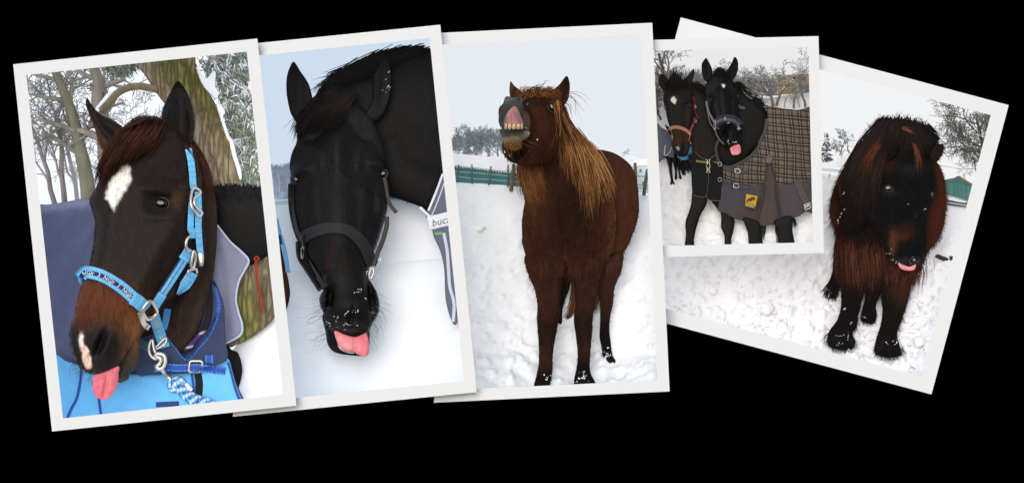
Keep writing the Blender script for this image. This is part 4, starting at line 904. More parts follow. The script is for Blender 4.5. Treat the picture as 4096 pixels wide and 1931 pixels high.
for s_, w in (('163 740 155 824', 7), ('228 737 229 832', 6), ('320 747 310 838', 7), ('403 740 402 848', 7), ('431 735 417 868', 15)): post(fn, E(s_), w, gz(E(s_)[1])-.03, (98, 96, 78))
for s_ in ('120 742 228 752 320 764 430 772', '120 772 228 778 320 786 470 800', '120 790 228 806 320 812 480 826'): cord('wire', E(s_), 1.5, flat(1.3), 0, MAT['rope'], fn, (176, 182, 182))
f2 = thing('fence', 'two weathered posts with rails beside the pale house', 'fence', P(*E('1065 885')[0], 1.15))
for s_, w in (('1020 730 1024 850', 14), ('1080 762 1062 888', 15)): post(f2, E(s_), w, 1.2, (100, 88, 70) if w == 14 else (74, 92, 84))
for s_ in ('990 790 1100 800', '1000 835 1100 842', '1000 850 1100 856'): cord('rail', E(s_), 2.5, flat(1.2), 0, MAT['paint'], f2, (140, 152, 156))
ho = thing('house', 'pale house with snowy roof fading into the mist', 'house', P(*E('1060 860')[0], 1.4))
slab('wall', E('985 742 1110 730 1110 880 985 872'), 1.42, .04, MAT['paint'], ho, (212, 222, 226)); slab('roof', E('960 742 1020 716 1110 706 1110 738 985 750'), 1.40, .08, MAT['flake'], ho, (240, 243, 246)); 
for s_ in ('1042 760 1052 760 1052 775 1042 776', '1055 822 1066 822 1066 842 1055 842', '1078 758 1088 757 1088 773 1078 774'): w_ = slab('window', E(s_), 1.412, .01, MAT['paint'], ho, (112, 128, 146)); 
f5 = thing('far_house', 'faint snowy rooftops and trees at the skyline behind the pony rump', 'house', P(*E('980 730')[0], 1.5))
slab('roof', E('940 706 975 690 1020 700 1060 712 1060 735 940 735'), 1.5, .05, MAT['paint'], f5, (220, 227, 232)); slab('wall', E('1000 716 1075 716 1075 735 1000 735'), 1.49, .03, MAT['paint'], f5, (196, 206, 214))
tree('faint haze-tinted tree over the far rooftops behind the rump', E('975 705')[0], 1.55, 22, 2.5, 77, (176, 188, 198), (186, 196, 206), levels=4, kids=5, spread=45, group=T3, first=.1, minr=.9)  # colours lightened as if seen through haze
clump('yellowish snow clump lying alone on the trodden snow', *E('268 1047')[0], 19, gd3, (236, 234, 222), 5)
# pony
hc = thing('horse', 'chestnut pony with flaxen mane, head raised, lip curled over its teeth', 'horse', P(*F('760 1000')[0], .3))
BR = (86, 50, 34)
barrel = Part(cat(L('640 500 740 548 800 555 880 577 950 620 1000 672 1032 745 1046 850 1051 960 1036 1060 1002 1150'), F('1105 225 1065 290 1005 335 950 372 850 390'), L('700 1150 620 800')), .60, .46, 6, bumps=[(*L('960 690')[0], 30, 46, 20, -.02), (*L('930 900')[0], 90, 130, 0, .02)])
chest = Part(cat(L('215 640 225 700 240 790 262 885 250 960 238 1060 240 1150'), F('524 230 546 310 556 380 640 400 720 404 800 402 880 380 960 342 1012 262'), L('890 1010 862 850 800 700 700 560 580 420 500 330 400 420 280 560')), .42, .46, 6, bumps=[(*L('560 1080')[0], 40, 70, 0, -.022), (*L('350 1080')[0], 70, 90, 0, .03), (*L('740 1080')[0], 80, 110, 0, .03)], lines=[(L('470 760 500 860 540 980'), 30, -.016), (L('560 640 600 800 640 960'), 30, -.012), (F('760 240 750 320 745 380'), 14, -.018), (L('870 880 880 1040 850 1180'), 26, .012)])
lg = dict(
 fl=Part(F('540 300 560 408 590 480 606 560 604 650 611 740 615 860 604 930 586 1010 600 1040 665 1040 672 1000 686 930 690 830 711 700 728 600 731 480 742 408 765 340 650 280'), .27, .65, 5, tilt=(0, -.42), bumps=[(*F('655 660')[0], 34, 40, 0, .012)]),
 fr=Part(F('795 340 805 480 810 560 803 650 815 740 824 830 818 900 804 992 850 1002 916 988 894 930 890 850 901 720 906 630 926 520 946 420 970 320 880 290'), .28, .65, 5, tilt=(0, -.42), bumps=[(*F('855 660')[0], 30, 40, 0, .012)]),
 hr=Part(F('930 360 1000 310 1068 270 1063 370 1040 430 1022 480 1015 560 1000 620 995 700 1003 770 1010 830 1029 872 985 870 960 830 954 780 942 740 945 650 944 560 934 480'), .41, .6, 5, tilt=(0, -.35)),
 hl=Part(F('725 380 787 380 781 470 756 540 741 600 739 662 718 660 711 600 722 550 724 470'), .50, .6, 5))
skull = Part(L('180 186 250 158 330 148 400 140 452 160 492 210 522 285 526 365 512 455 482 545 440 612 380 652 300 672 220 657 150 632 112 582 100 520 112 450 90 380 78 320 80 265 108 232 125 200'), .26, .52, 4, tilt=(.15, 0), bumps=[(*L('450 262')[0], 26, 34, -30, -.016), (*L('430 225')[0], 30, 16, 20, .016), (*L('390 480')[0], 70, 80, 0, .03), (*L('230 600')[0], 30, 26, 0, -.02), (*L('330 300')[0], 40, 60, 0, .012)], lines=[(L('290 300 330 400 310 500 250 560'), 18, -.014)])
mz = Part(L('128 186 180 190 238 192 246 235 275 285 298 345 292 415 270 440 180 420 100 405 76 345 92 285 108 232'), .155, .42, 4, bumps=[(*L('180 330')[0], 34, 44, 0, -.035), (*L('270 250')[0], 14, 12, 0, -.012), (*L('180 205')[0], 40, 12, 0, .012)])
ll = Part(L('92 412 130 402 190 410 240 412 292 428 286 460 240 500 240 540 185 562 125 535 105 485 90 445'), .15, .42, 4)
elc = Part(L('160 80 186 110 238 156 220 190 165 195 152 150'), .30, .5, 4, lines=[(L('165 110 185 160'), 10, -.012)]); erc = Part(L('547 43 568 80 571 140 556 212 520 250 480 215 448 155 500 100'), .34, .45, 4, lines=[(L('545 80 540 150 520 220'), 16, -.018)])
DK = (40, 27, 22)
col_(barrel, BR, [('g', *L('780 570')[0], 60, 30, 20, (60, 40, 34), .6), ('g', *F('1020 300')[0], 60, 40, 0, (110, 66, 42), .5)])
col_(chest, (78, 45, 31), [('g', *L('560 1050')[0], 60, 120, 0, (50, 31, 24), .7), ('g', *L('300 760')[0], 40, 90, 0, (124, 80, 46), .6), ('g', *L('640 900')[0], 60, 160, -10, (48, 30, 24), .6), ('g', *L('870 1050')[0], 24, 130, 5, (112, 68, 42), .6), ('g', *F('650 330')[0], 90, 30, 0, (94, 54, 36), .6)])
col_(lg['fl'], (78, 46, 32), [('g', *F('650 720')[0], 80, 60, 0, (46, 31, 26), .8), ('g', *F('640 980')[0], 80, 50, 0, (30, 24, 22), 1)])
col_(lg['fr'], (74, 44, 31), [('g', *F('855 690')[0], 80, 60, 0, (44, 30, 26), .8), ('g', *F('850 940')[0], 80, 60, 0, (30, 24, 22), 1)])
col_(lg['hr'], (70, 43, 32), [('g', *F('975 760')[0], 60, 90, 0, (28, 23, 22), 1)]); col_(lg['hl'], (34, 27, 25))
col_(skull, (86, 48, 31), [('g', *L('340 200')[0], 70, 24, -5, (52, 36, 36), .7), ('g', *L('260 560')[0], 90, 60, 20, (64, 36, 26), .6), ('g', *L('230 600')[0], 30, 22, 0, (28, 20, 18), .8), ('g', *L('450 260')[0], 20, 30, -30, (58, 40, 32), .7), ('g', *L('110 270')[0], 14, 30, 0, (124, 80, 50), .5)])
col_(mz, (92, 100, 98), [('g', *L('285 330')[0], 10, 60, -8, (122, 84, 52), .8), ('g', *L('95 320')[0], 10, 50, 10, (78, 82, 80), .8), ('g', *L('190 215')[0], 50, 16, 0, (116, 118, 110), .7), ('g', *L('262 260')[0], 14, 20, 0, (46, 42, 38), .8)])
col_(ll, (84, 94, 94), [('g', *L('190 485')[0], 90, 14, 0, (150, 138, 116), .8), ('g', *L('185 535')[0], 60, 22, 0, (140, 92, 52), .95), ('g', *L('285 445')[0], 14, 14, 0, (190, 172, 150), .6)])
col_(elc, (104, 64, 40), [('g', *L('185 165')[0], 18, 22, 0, (60, 40, 30), .6)]); col_(erc, (62, 40, 30), [('g', *L('545 70')[0], 14, 30, 0, (30, 24, 22), .7), ('g', *L('480 170')[0], 24, 24, 0, (110, 66, 40), .6)])
HP = [barrel, lg['hr'], lg['hl'], lg['fl'], lg['fr'], chest, elc, erc, skull, ll, mz]
body('body', HP, MAT['shaggy'], hc, BR)
down = lambda r: np.tile([[.08, 1.]], (len(r), 1))
fur('coat_hair', hc, [barrel, chest, skull, lg['fl'], lg['fr'], lg['hr'], lg['hl']], 9000, 14, 2.0, down, edge=.22, spread=14, lift=.003)
SS = Surf(skull, mz); SC3 = Surf(chest, skull, barrel)
gm = Part(L('182 252 206 266 230 315 248 384 180 392 118 385 122 330 148 282'), .104, .35, 3, bumps=[(*L('175 320')[0], 10, 30, 0, -.006)])
body('gum', [gm], MAT['tongue'], hc, (164, 112, 114), [('g', *L('200 310')[0], 8, 30, -15, (110, 70, 76), .6), ('g', *L('130 345')[0], 8, 14, 20, (104, 70, 76), .6), ('g', *L('225 345')[0], 8, 20, -20, (116, 76, 80), .6)], 3)
body('mouth', [Part(L('100 385 130 385 250 390 288 395 292 425 240 412 150 410 100 402'), .085, .25, 3)], MAT['skin'], hc, (22, 20, 22))
for k, x in enumerate((128, 154, 184, 214, 238)):
    w = (9, 13, 14, 13, 8)[k]
    th = Part(L('%d 376 %d 374 %d 392 %d 410 %d 413 %d 410 %d 392' % (x-w*.6, x+w*.6, x+w, x+w*.8, x, x-w*.8, x-w)), .078, .6, 2)
    body('tooth', [th], MAT['tooth'], hc, (204, 184, 148), [('g', *L('%d 400' % x)[0], 3, 8, 0, (150, 106, 60), .7)], 1)
eye(hc, *L('450 260')[0], 21, 14, 58, SS, .014, (40, 50, 66)); eye(hc, *L('278 240')[0], 9, 7, 10, SS, .004)
GOLD = [(150, 104, 60), (172, 126, 76), (122, 80, 46), (88, 54, 32), (70, 42, 28)]
strands('forelock', hc, [L('200 190 240 150 300 140'), L('300 165 330 140 380 150'), L('380 160 420 148 480 175'), L('430 145 480 170 500 215')], 220, SS, [(130, 80, 46), (100, 62, 38), (156, 104, 62)], 2.6, .006, 9, .5, 8, 12, dflt=.22)
strands('mane', hc, [L('500 240 508 320 512 420 505 560 515 680'), L('500 250 540 380 590 520 620 700 650 840'), L('540 360 620 520 670 700 690 880 715 1040'), L('570 400 660 520 700 680 720 840 700 980'), L('620 460 710 560 770 700 800 800 830 910'), L('680 520 760 600 820 720 860 820 875 900')], 1050, SC3, GOLD, 3.4, .012, 9, .4, 10, 12, dflt=.36, thick=.035, tone=.8)
strands('mane_underlayer', hc, [L('560 420 600 600 630 800 680 1000'), L('600 450 680 650 720 820 740 960'), L('650 500 740 640 790 760 840 880')], 420, SC3, [(62, 40, 28), (44, 30, 24), (90, 58, 36)], 4, .006, 9, .4, 9, 12, dflt=.36, thick=.008)
strands('flyaway_hair', hc, [L('560 160 620 155 680 190 720 245'), L('555 190 600 230 620 300 628 380'), L('520 240 545 280 550 340')], 14, SC3, [(140, 98, 66), (110, 76, 54)], 1.6, .004, 5, .3, 9, 8, dflt=.33, thick=.01)
strands('throat_hair', hc, [L('222 650 235 760 255 880'), L('260 670 270 760 300 900'), L('310 675 300 780 330 960'), L('360 660 360 740 380 860'), L('250 780 290 900 350 1020')], 520, Surf(chest), [(130, 84, 46), (104, 64, 38), (150, 100, 58)], 2.8, .006, 10, .5, 8, 12, dflt=.3)
strands('chin_whiskers', hc, [L('240 500 300 520 340 520'), L('120 540 125 580 120 620'), L('240 470 300 470 330 490')], 50, Surf(skull, ll), [(180, 150, 110), (110, 80, 56)], 1.3, .004, 10, .5, 6, 10, dflt=.15)['kind'] = 'stuff'
strands('tail', hc, [F('795 410 800 520 785 610 742 652'), F('805 410 812 520 800 600 760 655'), F('925 440 930 520 918 600')][:2], 170, flat(.58), GOLD, 3, .004, 4, .3, 8, 8, dflt=.58)
strands('tail', hc, [F('930 440 925 520 915 600'), F('940 440 938 540 928 610')], 60, flat(.47), GOLD, 3, .004, 3, .3, 8, 6, dflt=.47)
flecks('snow_flecks', hc, [(*L('340 515')[0], 5, 14), (*L('417 640')[0], 3, 14), (*L('150 570')[0], 24, 16)], Surf(skull, ll), 26, 1.8)
flecks('snow_flecks', hc, [(*F('650 960')[0], 22, 26), (*F('850 965')[0], 26, 16), (*F('985 840')[0], 14, 22)], Surf(*lg.values()), 110, 2.4)

strands('belly_hair', hc, [F('590 340 592 380 600 430'), F('640 340 640 400 645 460'), F('720 350 725 400 735 440'), F('800 350 805 400 815 450'), F('880 330 880 380 885 440'), F('930 320 925 360 920 410')], 420, Surf(chest, lg['fl'], lg['fr']), [(86, 50, 34), (70, 42, 30), (96, 58, 40)], 1.7, .003, 12, .6, 6, 5, dflt=.3, thick=.002, tone=.5)
strands('belly_hair', hc, [F('975 350 980 390 985 430'), F('1010 310 1020 350 1022 400'), F('1045 280 1045 310 1042 350')], 160, Surf(barrel, lg['hr']), [(86, 50, 34), (70, 42, 30)], 2.2, .004, 10, .5, 6, 4, dflt=.45, thick=.004, tone=.46)

# ------------------------------------------------------------------ picture 4: two horses, one in a plaid rug
use_set(3)
HZ4 = np.array([(2550, 470), (2640, 475), (2700, 470), (2900, 445), (3020, 425), (3120, 395), (3300, 385)])
gd4 = snowfield(3, HZ4, 0, 985, .5, 1.3, .009, 5, (224, 224, 226), lump=.014, grain=34)
# yellow house
yh = thing('house', 'ochre yellow house with three dark windows among snowy trees', 'house', P(*J('1580 545')[0], 1.5))
slab('wall', J('1408 336 1800 318 1800 545 1408 548'), 1.5, .08, MAT['paint'], yh, (172, 150, 100)); slab('roof', J('1396 326 1810 306 1810 322 1396 340'), 1.48, .12, MAT['flake'], yh, (222, 222, 222)); slab('corner_board', J('1400 338 1414 337 1414 548 1400 548'), 1.494, .01, MAT['paint'], yh, (206, 206, 200))
for x in (1465, 1570, 1680):
    w_ = slab('window', J('%d 352 %d 350 %d 392 %d 394' % (x-3, x+42, x+42, x-3)), 1.493, .012, MAT['paint'], yh, (208, 204, 196)); slab('pane', J('%d 356 %d 354 %d 390 %d 391' % (x+2, x+38, x+38, x+2)), 1.490, .004, MAT['eye'], w_, (60, 60, 72))
for s_ in ('1570 460 1606 458 1606 510 1570 512', '1680 455 1716 453 1716 510 1680 512'): slab('window', J(s_), 1.493, .012, MAT['paint'], yh, (86, 84, 90))
slab('annex', J('1672 440 1800 436 1800 560 1672 560'), 1.485, .01, MAT['paint'], yh, (110, 116, 126))
w4 = thing('far_wood', 'dense grey wood dusted with snow filling the slope behind both horses', 'wood', P(*J('900 600')[0], 1.55))
woodmass(w4, 2600, 3120, J('0 330 0 260 0 250 0 240 0 300 0 290 0 330 0 320 0 400')[:, 1], J('0 560')[0][1], 1.53, 2600, [(150, 149, 148), (168, 167, 166), (134, 132, 130), (196, 196, 197)], 21, 2.2, .35)  # wood greys carry the haze in their colour
# trees
T4 = 'snow dusted bare trees behind the two horses'
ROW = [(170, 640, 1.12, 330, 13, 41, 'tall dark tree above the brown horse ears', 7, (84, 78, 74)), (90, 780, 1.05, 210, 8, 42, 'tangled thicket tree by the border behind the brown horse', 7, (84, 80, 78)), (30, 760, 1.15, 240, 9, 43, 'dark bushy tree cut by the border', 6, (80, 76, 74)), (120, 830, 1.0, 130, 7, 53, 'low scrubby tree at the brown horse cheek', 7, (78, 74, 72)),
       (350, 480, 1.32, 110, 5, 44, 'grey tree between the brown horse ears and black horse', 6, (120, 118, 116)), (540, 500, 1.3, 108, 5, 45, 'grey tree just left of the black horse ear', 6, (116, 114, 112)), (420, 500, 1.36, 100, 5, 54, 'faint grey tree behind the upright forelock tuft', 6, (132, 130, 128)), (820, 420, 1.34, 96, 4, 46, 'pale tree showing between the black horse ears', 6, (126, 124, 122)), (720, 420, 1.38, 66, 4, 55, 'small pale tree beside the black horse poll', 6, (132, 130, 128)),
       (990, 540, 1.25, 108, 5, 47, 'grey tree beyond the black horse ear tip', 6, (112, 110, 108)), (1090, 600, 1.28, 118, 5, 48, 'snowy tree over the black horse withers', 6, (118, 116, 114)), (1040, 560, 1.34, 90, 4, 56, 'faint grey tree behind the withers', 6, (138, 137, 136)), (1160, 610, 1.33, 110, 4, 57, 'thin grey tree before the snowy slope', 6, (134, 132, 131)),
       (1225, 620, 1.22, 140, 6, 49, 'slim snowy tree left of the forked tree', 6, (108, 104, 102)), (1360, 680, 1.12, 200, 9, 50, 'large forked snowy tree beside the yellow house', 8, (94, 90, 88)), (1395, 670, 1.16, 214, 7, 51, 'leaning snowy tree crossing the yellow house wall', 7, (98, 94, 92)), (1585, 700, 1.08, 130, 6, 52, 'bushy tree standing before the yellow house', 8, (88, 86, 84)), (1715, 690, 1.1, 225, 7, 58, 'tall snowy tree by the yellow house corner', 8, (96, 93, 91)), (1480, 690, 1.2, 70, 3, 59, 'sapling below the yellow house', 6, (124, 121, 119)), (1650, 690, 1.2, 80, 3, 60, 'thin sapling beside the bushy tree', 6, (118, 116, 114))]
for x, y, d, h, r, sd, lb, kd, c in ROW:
    tree(lb, J('%d %d' % (x, y))[0], d, h*.62, r*.8, sd, tuple(int(v*.9+26) for v in c), tuple(min(255, int(v*1.2)+26) for v in c), levels=5 if h > 60 else 4, kids=(kd-2 if x < 1300 else kd-3 if x < 1400 else kd-4) if h > 60 else 4, spread=44, group=T4, first=.22, minr=.75, ratio=.62, snow=.55, lean={51: 14, 41: 3}.get(sd, 0), crook=11)  # trunk and twig greys lifted in place of haze
hl_ = body('hillside', [Part(np.array([(2560, 400), (2700, 380), (2900, 370), (3060, 392), (3300, 370), (3300, 470), (2560, 500)], float), 1.46, .12, 8)], MAT['snow'], None, (206, 206, 208)); hl_['kind'] = 'structure'
# grazing horses far left
hq = thing('horse', 'black horse far behind, legs showing under a grey rug', 'horse', P(*K('245 488')[0], .9))
lq = [Part(K(s_), .88, .6, 4) for s_ in ('165 150 215 170 243 230 245 330 252 400 258 450 272 488 225 490 228 440 218 380 205 300 185 220', '240 170 290 190 300 300 298 360 302 420 285 440 272 420 276 340 262 280', '300 200 335 230 330 330 345 400 350 425 325 428 318 380 305 320')]
bq = Part(cat(J('70 890 130 915 200 955 240 1020 255 1120'), K('300 160 310 220 250 240 160 200 70 230')), .90, .4, 5); hdq = Part(J('168 872 185 890 210 910 240 985 225 1000 200 950 175 910'), .9, .5, 4)
body('body', [bq, hdq]+lq, MAT['coat'], hq, (30, 27, 26))
rq = thing('horse_rug', 'dark grey rug on the far horse at the border', 'horse rug', P(*K('130 230')[0], .8))
pq = Part(cat(J('60 895 130 918 200 958 240 1028 252 1115'), K('268 135 258 196 172 180 150 210 95 238 50 240')), .82, .3, 5, lines=[(K('160 40 155 140'), 5, -.01), (K('235 70 200 150'), 5, -.01)])
body('shell', [pq], MAT['cloth'], rq, (92, 92, 106)); cord('strap', K('170 60 160 130 158 170'), 2.2, Surf(pq), .003, MAT['web'], rq, (190, 190, 196)); cord('strap', K('240 80 215 140 165 175'), 2.2, Surf(pq), .003, MAT['web'], rq, (180, 180, 188))
hw = thing('horse', 'brown horse far behind in a sky blue rug', 'horse', P(*K('385 435')[0], .95))
lw = [Part(K(s_), .95, .6, 4) for s_ in ('240 200 300 190 345 260 380 330 405 390 405 430 370 436 358 400 340 340 300 300 262 270', '345 200 400 200 398 300 392 340 352 330')]
body('body', lw+[Part(K('240 60 460 50 470 150 440 220 260 220 240 150'), .99, .3, 5)], MAT['coat'], hw, (40, 32, 30), [('g', *K('385 415')[0], 12, 9, 0, (190, 186, 184), .7)])
strands('tail', hw, [K('380 210 400 290 440 350'), K('420 200 425 280 445 355')], 120, flat(.93), [(34, 28, 28), (52, 42, 40)], 2.4, .0, 5, .3, 7, 5, dflt=.93)
rw = thing('horse_rug', 'sky blue and navy rug on the far brown horse', 'horse rug', P(*K('340 215')[0], .9))
body('shell', [Part(K('262 140 320 170 400 180 430 100 440 60 480 70 470 150 450 190 410 218 330 222 262 208'), .9, .3, 4)], MAT['cloth'], rw, (98, 158, 196), [('p', K('415 160 480 140 480 230 415 200'), (44, 58, 96), 2), ('p', K('430 0 490 0 480 70 440 80'), (70, 76, 104), 2)], 1)

# brown horse with bib
hr4 = thing('horse', 'dark brown horse with white star and orange noseband, standing behind the bib', 'horse', P(*K('440 1160')[0], .4))
hA = Part(cat(J('200 400 260 362 330 370 400 402 450 450 472 520 482 600 492 700 496 800 482 880 455 960 442 1020 442 1100'), K('430 120 415 160 380 185 320 182 280 152 252 92 238 42'), J('246 1060 250 1010 236 960 215 900 190 820 175 740 160 680 148 610 158 520 178 450')), .40, .58, 3.4, tilt=(0, -.15), bumps=[(*J('420 660')[0], 16, 12, 0, -.010), (*J('415 625')[0], 18, 8, 0, .010), (*J('172 680')[0], 10, 12, 0, -.008), (*J('385 1110')[0], 9, 22, 0, -.018), (*J('265 1110')[0], 8, 20, 0, -.016), (*J('310 1130')[0], 24, 20, 0, .012)], lines=[(J('310 560 320 760 320 960'), 22, .012), (J('210 700 235 850 245 940'), 8, .006), (J('440 720 430 850 410 930'), 8, .008)])
eA = Part(J('125 318 172 350 207 400 205 450 168 515 130 482 100 430 96 370'), .43, .5, 3.4, lines=[(J('130 350 150 420 170 470'), 12, -.014)]); eB = Part(J('483 265 488 330 471 392 440 455 400 445 362 400 410 350'), .43, .5, 3.4, lines=[(J('470 300 440 370 415 420'), 10, -.012)])
nA = Part(cat(J('440 430 520 440 600 480 650 600 710 800 770 1000 790 1100'), K('790 200 700 260 600 300 520 260 470 160'), J('460 1100 430 1000 420 700')), .52, .36, 5)
lA = Part(K('480 540 560 560 640 580 622 710 562 820 527 920 502 1010 486 1100 482 1200 388 1200 395 1050 392 900 430 790 455 690 462 600'), .42, .6, 4, tilt=(0, -.3), bumps=[(*K('440 890')[0], 20, 22, 0, .006)]); lB = Part(K('780 740 850 760 925 860 932 930 916 1020 896 1100 897 1200 828 1200 820 1060 784 960 786 860'), .45, .6, 4, tilt=(0, -.3))
bA = Part(K('470 160 780 200 800 500 800 800 640 640 500 600 460 400'), .56, .3, 6)
col_(hA, (28, 22, 20), [('g', *J('330 1030')[0], 40, 26, 0, (84, 48, 32), .95), ('g', *J('270 1000')[0], 18, 24, 0, (78, 46, 32), .8), ('g', *K('340 110')[0], 46, 26, 0, (30, 27, 27), .8), ('p', J('260 570 284 576 286 600 294 615 280 634 274 658 256 634 232 618 232 600 250 590'), (230, 222, 208), 3), ('g', *J('308 1140')[0], 4, 8, 0, (190, 170, 164), .9)])
col_(eA, (30, 23, 20)); col_(eB, (44, 30, 24)); col_(nA, (52, 33, 24), [('g', *J('640 800')[0], 60, 140, 0, (20, 16, 15), .8)]); col_(lA, (22, 16, 14)); col_(lB, (14, 11, 11)); col_(bA, (30, 23, 20))
body('body', [bA, nA, lA, lB, eA, eB, hA], MAT['coat'], hr4, (28, 22, 20)); SA = Surf(hA); SAn = Surf(hA, nA)
strands('forelock', hr4, [J('240 390 245 320 270 265'), J('270 390 280 330 290 270'), J('320 390 310 360 330 330'), J('220 400 230 370 235 330')], 160, SA, [(26, 22, 22), (40, 34, 32)], 2, .004, 6, .5, 7, 7, dflt=.40)
strands('forelock_fall', hr4, [J('230 390 190 450 170 520'), J('290 380 300 450 300 520'), J('370 400 420 440 440 500')], 200, SA, [(22, 19, 19), (32, 27, 25)], 2, .004, 6, .5, 7, 5, dflt=.38)
strands('mane', hr4, [J('470 430 510 470 560 520'), J('520 440 560 480 600 540'), J('560 450 600 490 620 560')], 160, SAn, [(22, 19, 19), (30, 26, 26)], 2, .004, 6, .5, 7, 5, dflt=.5)
eye(hr4, *J('422 662')[0], 7, 5.5, 0, SA, .003); eye(hr4, *J('172 690')[0], 5, 5, 0, SA, .003)
ha = thing('halter', 'faded orange and red halter on the dark brown horse', 'halter', P(*J('330 930')[0], .3))
OR = lambda t, s: (150, 102, 84) if abs(t) < .7 else (128, 78, 62)
strap('noseband', J('216 940 240 915 290 908 350 920 400 945 440 975'), 14, SA, .006, MAT['web'], ha, OR, .004, 7, 3); strap('cheek_strap', J('443 960 470 900 492 850 498 800'), 11, SAn, .006, MAT['web'], ha, lambda t, s: (120, 46, 52), .004, 5, 3)
strap('cheek_strap', J('482 570 492 640 498 720 515 780 540 805'), 8, SAn, .006, MAT['web'], ha, lambda t, s: (104, 32, 40), .004, 5, 3)
for c_ in (J('438 965 448 970 444 1000 434 995'), J('497 665 507 680 503 695 494 685'), J('505 830 512 845 506 858 500 845')): cord('buckle', c_, 2, SAn, .012, MAT['iron'], ha, (170, 168, 160), True, step=3)
cord('lead_tab', J('440 995 436 1030 428 1060'), 3, SAn, .01, MAT['web'], ha, (150, 50, 50))
bb = thing('chest_bib', 'black fleece bib with gold piping and metal clips on the brown horse', 'horse rug', P(*K('620 660')[0], .4))
pB1 = Part(K('478 120 512 152 562 197 640 224 652 300 645 400 635 520 622 605 600 628 560 632 480 608 462 520 455 350 450 230 460 160'), .40, .28, 4); pB2 = Part(K('640 224 700 182 745 145 790 200 800 400 785 560 770 672 700 670 640 660 622 612 636 520 646 400'), .41, .26, 4)
body('panel', [pB1], MAT['cloth'], bb, (20, 20, 22)); body('panel', [pB2], MAT['cloth'], bb, (18, 18, 20)); SB = Surf(pB1, pB2)
for s_ in ('498 132 545 180 600 210 640 222 700 182 745 146', '648 300 646 400 636 520 622 605 600 626 560 631 476 606', '625 620 645 660 700 668 768 672'): cord('piping', K(s_), 1.3, SB, .003, MAT['web'], bb, (104, 88, 48))
_, inf = strap('name_band', K('505 232 570 240 625 250'), 17, SB, .006, MAT['web'], bb, lambda t, s: (24, 24, 26), .003, 5, 3); letters('lettering', 'FELIX BÜHLER', inf, 1, 8.6, MAT['print'], bb, (210, 180, 80), 0, .010)
_, inf = strap('name_band', K('680 240 730 248 790 258'), 15, SB, .006, MAT['web'], bb, lambda t, s: (24, 24, 26), .003, 5, 3); letters('lettering', 'HORSE', inf, 11, 8, MAT['print'], bb, (170, 148, 80), 0, .010)
for y in (250, 330):
    for x, s in ((625, 1), (662, -1)):
        cord('clip', K('%d %d %d %d %d %d %d %d %d %d %d %d' % (x-6*s, y-34, x+4*s, y-32, x+6*s, y-6, x+6*s, y+8, x+4*s, y+28, x-6*s, y+28)), 1.4, SB, .012, MAT['steel'], bb, (190, 190, 186), step=3)
    cord('clip_bar', K('630 %d 660 %d' % (y-4, y-2)), 3.2, SB, .012, MAT['steel'], bb, (190, 190, 186))

# black horse in plaid rug
hd4 = thing('horse', 'black horse with small white star and tongue out in a plaid rug', 'horse', P(*K('1180 1140')[0], .35))
kA = Part(J('650 380 690 330 750 272 830 290 890 370 950 440 976 530 978 650 978 760 988 850 1002 920 1004 1000 1010 1060 990 1112 940 1142 870 1142 808 1092 768 1030 738 970 700 900 660 830 635 740 620 640 608 560 606 460'), .33, .58, 3.4, tilt=(0, -.15), maxh=.16, bumps=[(*J('655 592')[0], 14, 10, 0, -.010), (*J('660 560')[0], 16, 7, 0, .009), (*J('962 570')[0], 10, 14, 0, -.009), (*J('830 990')[0], 9, 22, 10, -.016), (*J('985 1000')[0], 7, 20, -5, -.014), (*J('900 1060')[0], 30, 18, 0, .010)], lines=[(J('800 500 820 700 850 860'), 24, .012), (J('700 640 740 800'), 8, .006), (J('930 600 940 800'), 8, .006)])
kB = Part(J('622 146 656 200 686 270 692 330 665 395 615 405 580 342 569 270 571 210 594 170'), .37, .5, 3.4, lines=[(J('618 190 630 270 640 340'), 12, -.014)]); kC = Part(J('932 133 966 170 974 240 961 312 930 372 890 388 848 352 832 305 870 250 905 190'), .37, .5, 3.4, lines=[(J('935 180 915 260 890 330'), 12, -.014)])
kN = Part(cat(J('920 430 1000 480 1050 550 1120 602 1180 610 1240 650 1292 750 1294 850 1264 980 1204 1100 1100 1210'), K('990 260 870 290 780 250 735 150'), J('730 1100 800 900 850 600')), .50, .36, 5)
kL = [Part(K('1030 860 1195 900 1222 1000 1242 1200 1108 1200 1075 1010'), .36, .55, 4), Part(K('1375 890 1560 840 1572 1000 1592 1200 1438 1200 1402 1010'), .37, .55, 4), Part(K('1200 900 1280 900 1278 1000 1262 1080 1270 1200 1235 1200 1225 1060'), .52, .6, 4), Part(K('1390 900 1440 930 1440 1040 1450 1200 1375 1200 1395 1080 1380 1000'), .52, .6, 4)]
kBd = Part(K('900 100 1800 100 1780 700 1500 880 1200 900 1000 850 850 700 800 400'), .62, .25, 8)
col_(kA, (11, 10, 11), [('p', J('794 436 810 438 836 456 830 464 816 464 800 454'), (232, 228, 220), 3), ('g', *J('900 1080')[0], 30, 12, 0, (36, 33, 34), .6)]); col_(kB, (12, 11, 11)); col_(kC, (13, 11, 11)); col_(kN, (9, 8, 9)); col_(kL[0], (11, 10, 11)); col_(kL[1], (11, 10, 11)); col_(kBd, (16, 15, 16))
col_(kL[2], (64, 62, 62), [('g', *K('1250 1150')[0], 30, 20, 0, (206, 202, 198), 1)]); col_(kL[3], (150, 146, 144), [('g', *K('1400 1000')[0], 30, 20, 0, (50, 48, 48), .9)])
body('body', [kBd, kN]+kL+[kB, kC, kA], MAT['coat'], hd4, (17, 16, 17)); SK4 = Surf(kA); SKn = Surf(kA, kN)
strands('forelock', hd4, [J('700 330 720 290 760 270'), J('760 290 800 270 830 290'), J('730 300 780 330 800 380'), J('800 290 850 350 870 400')], 200, SK4, [(17, 16, 17), (26, 24, 25)], 2, .004, 6, .5, 7, 6, dflt=.34)
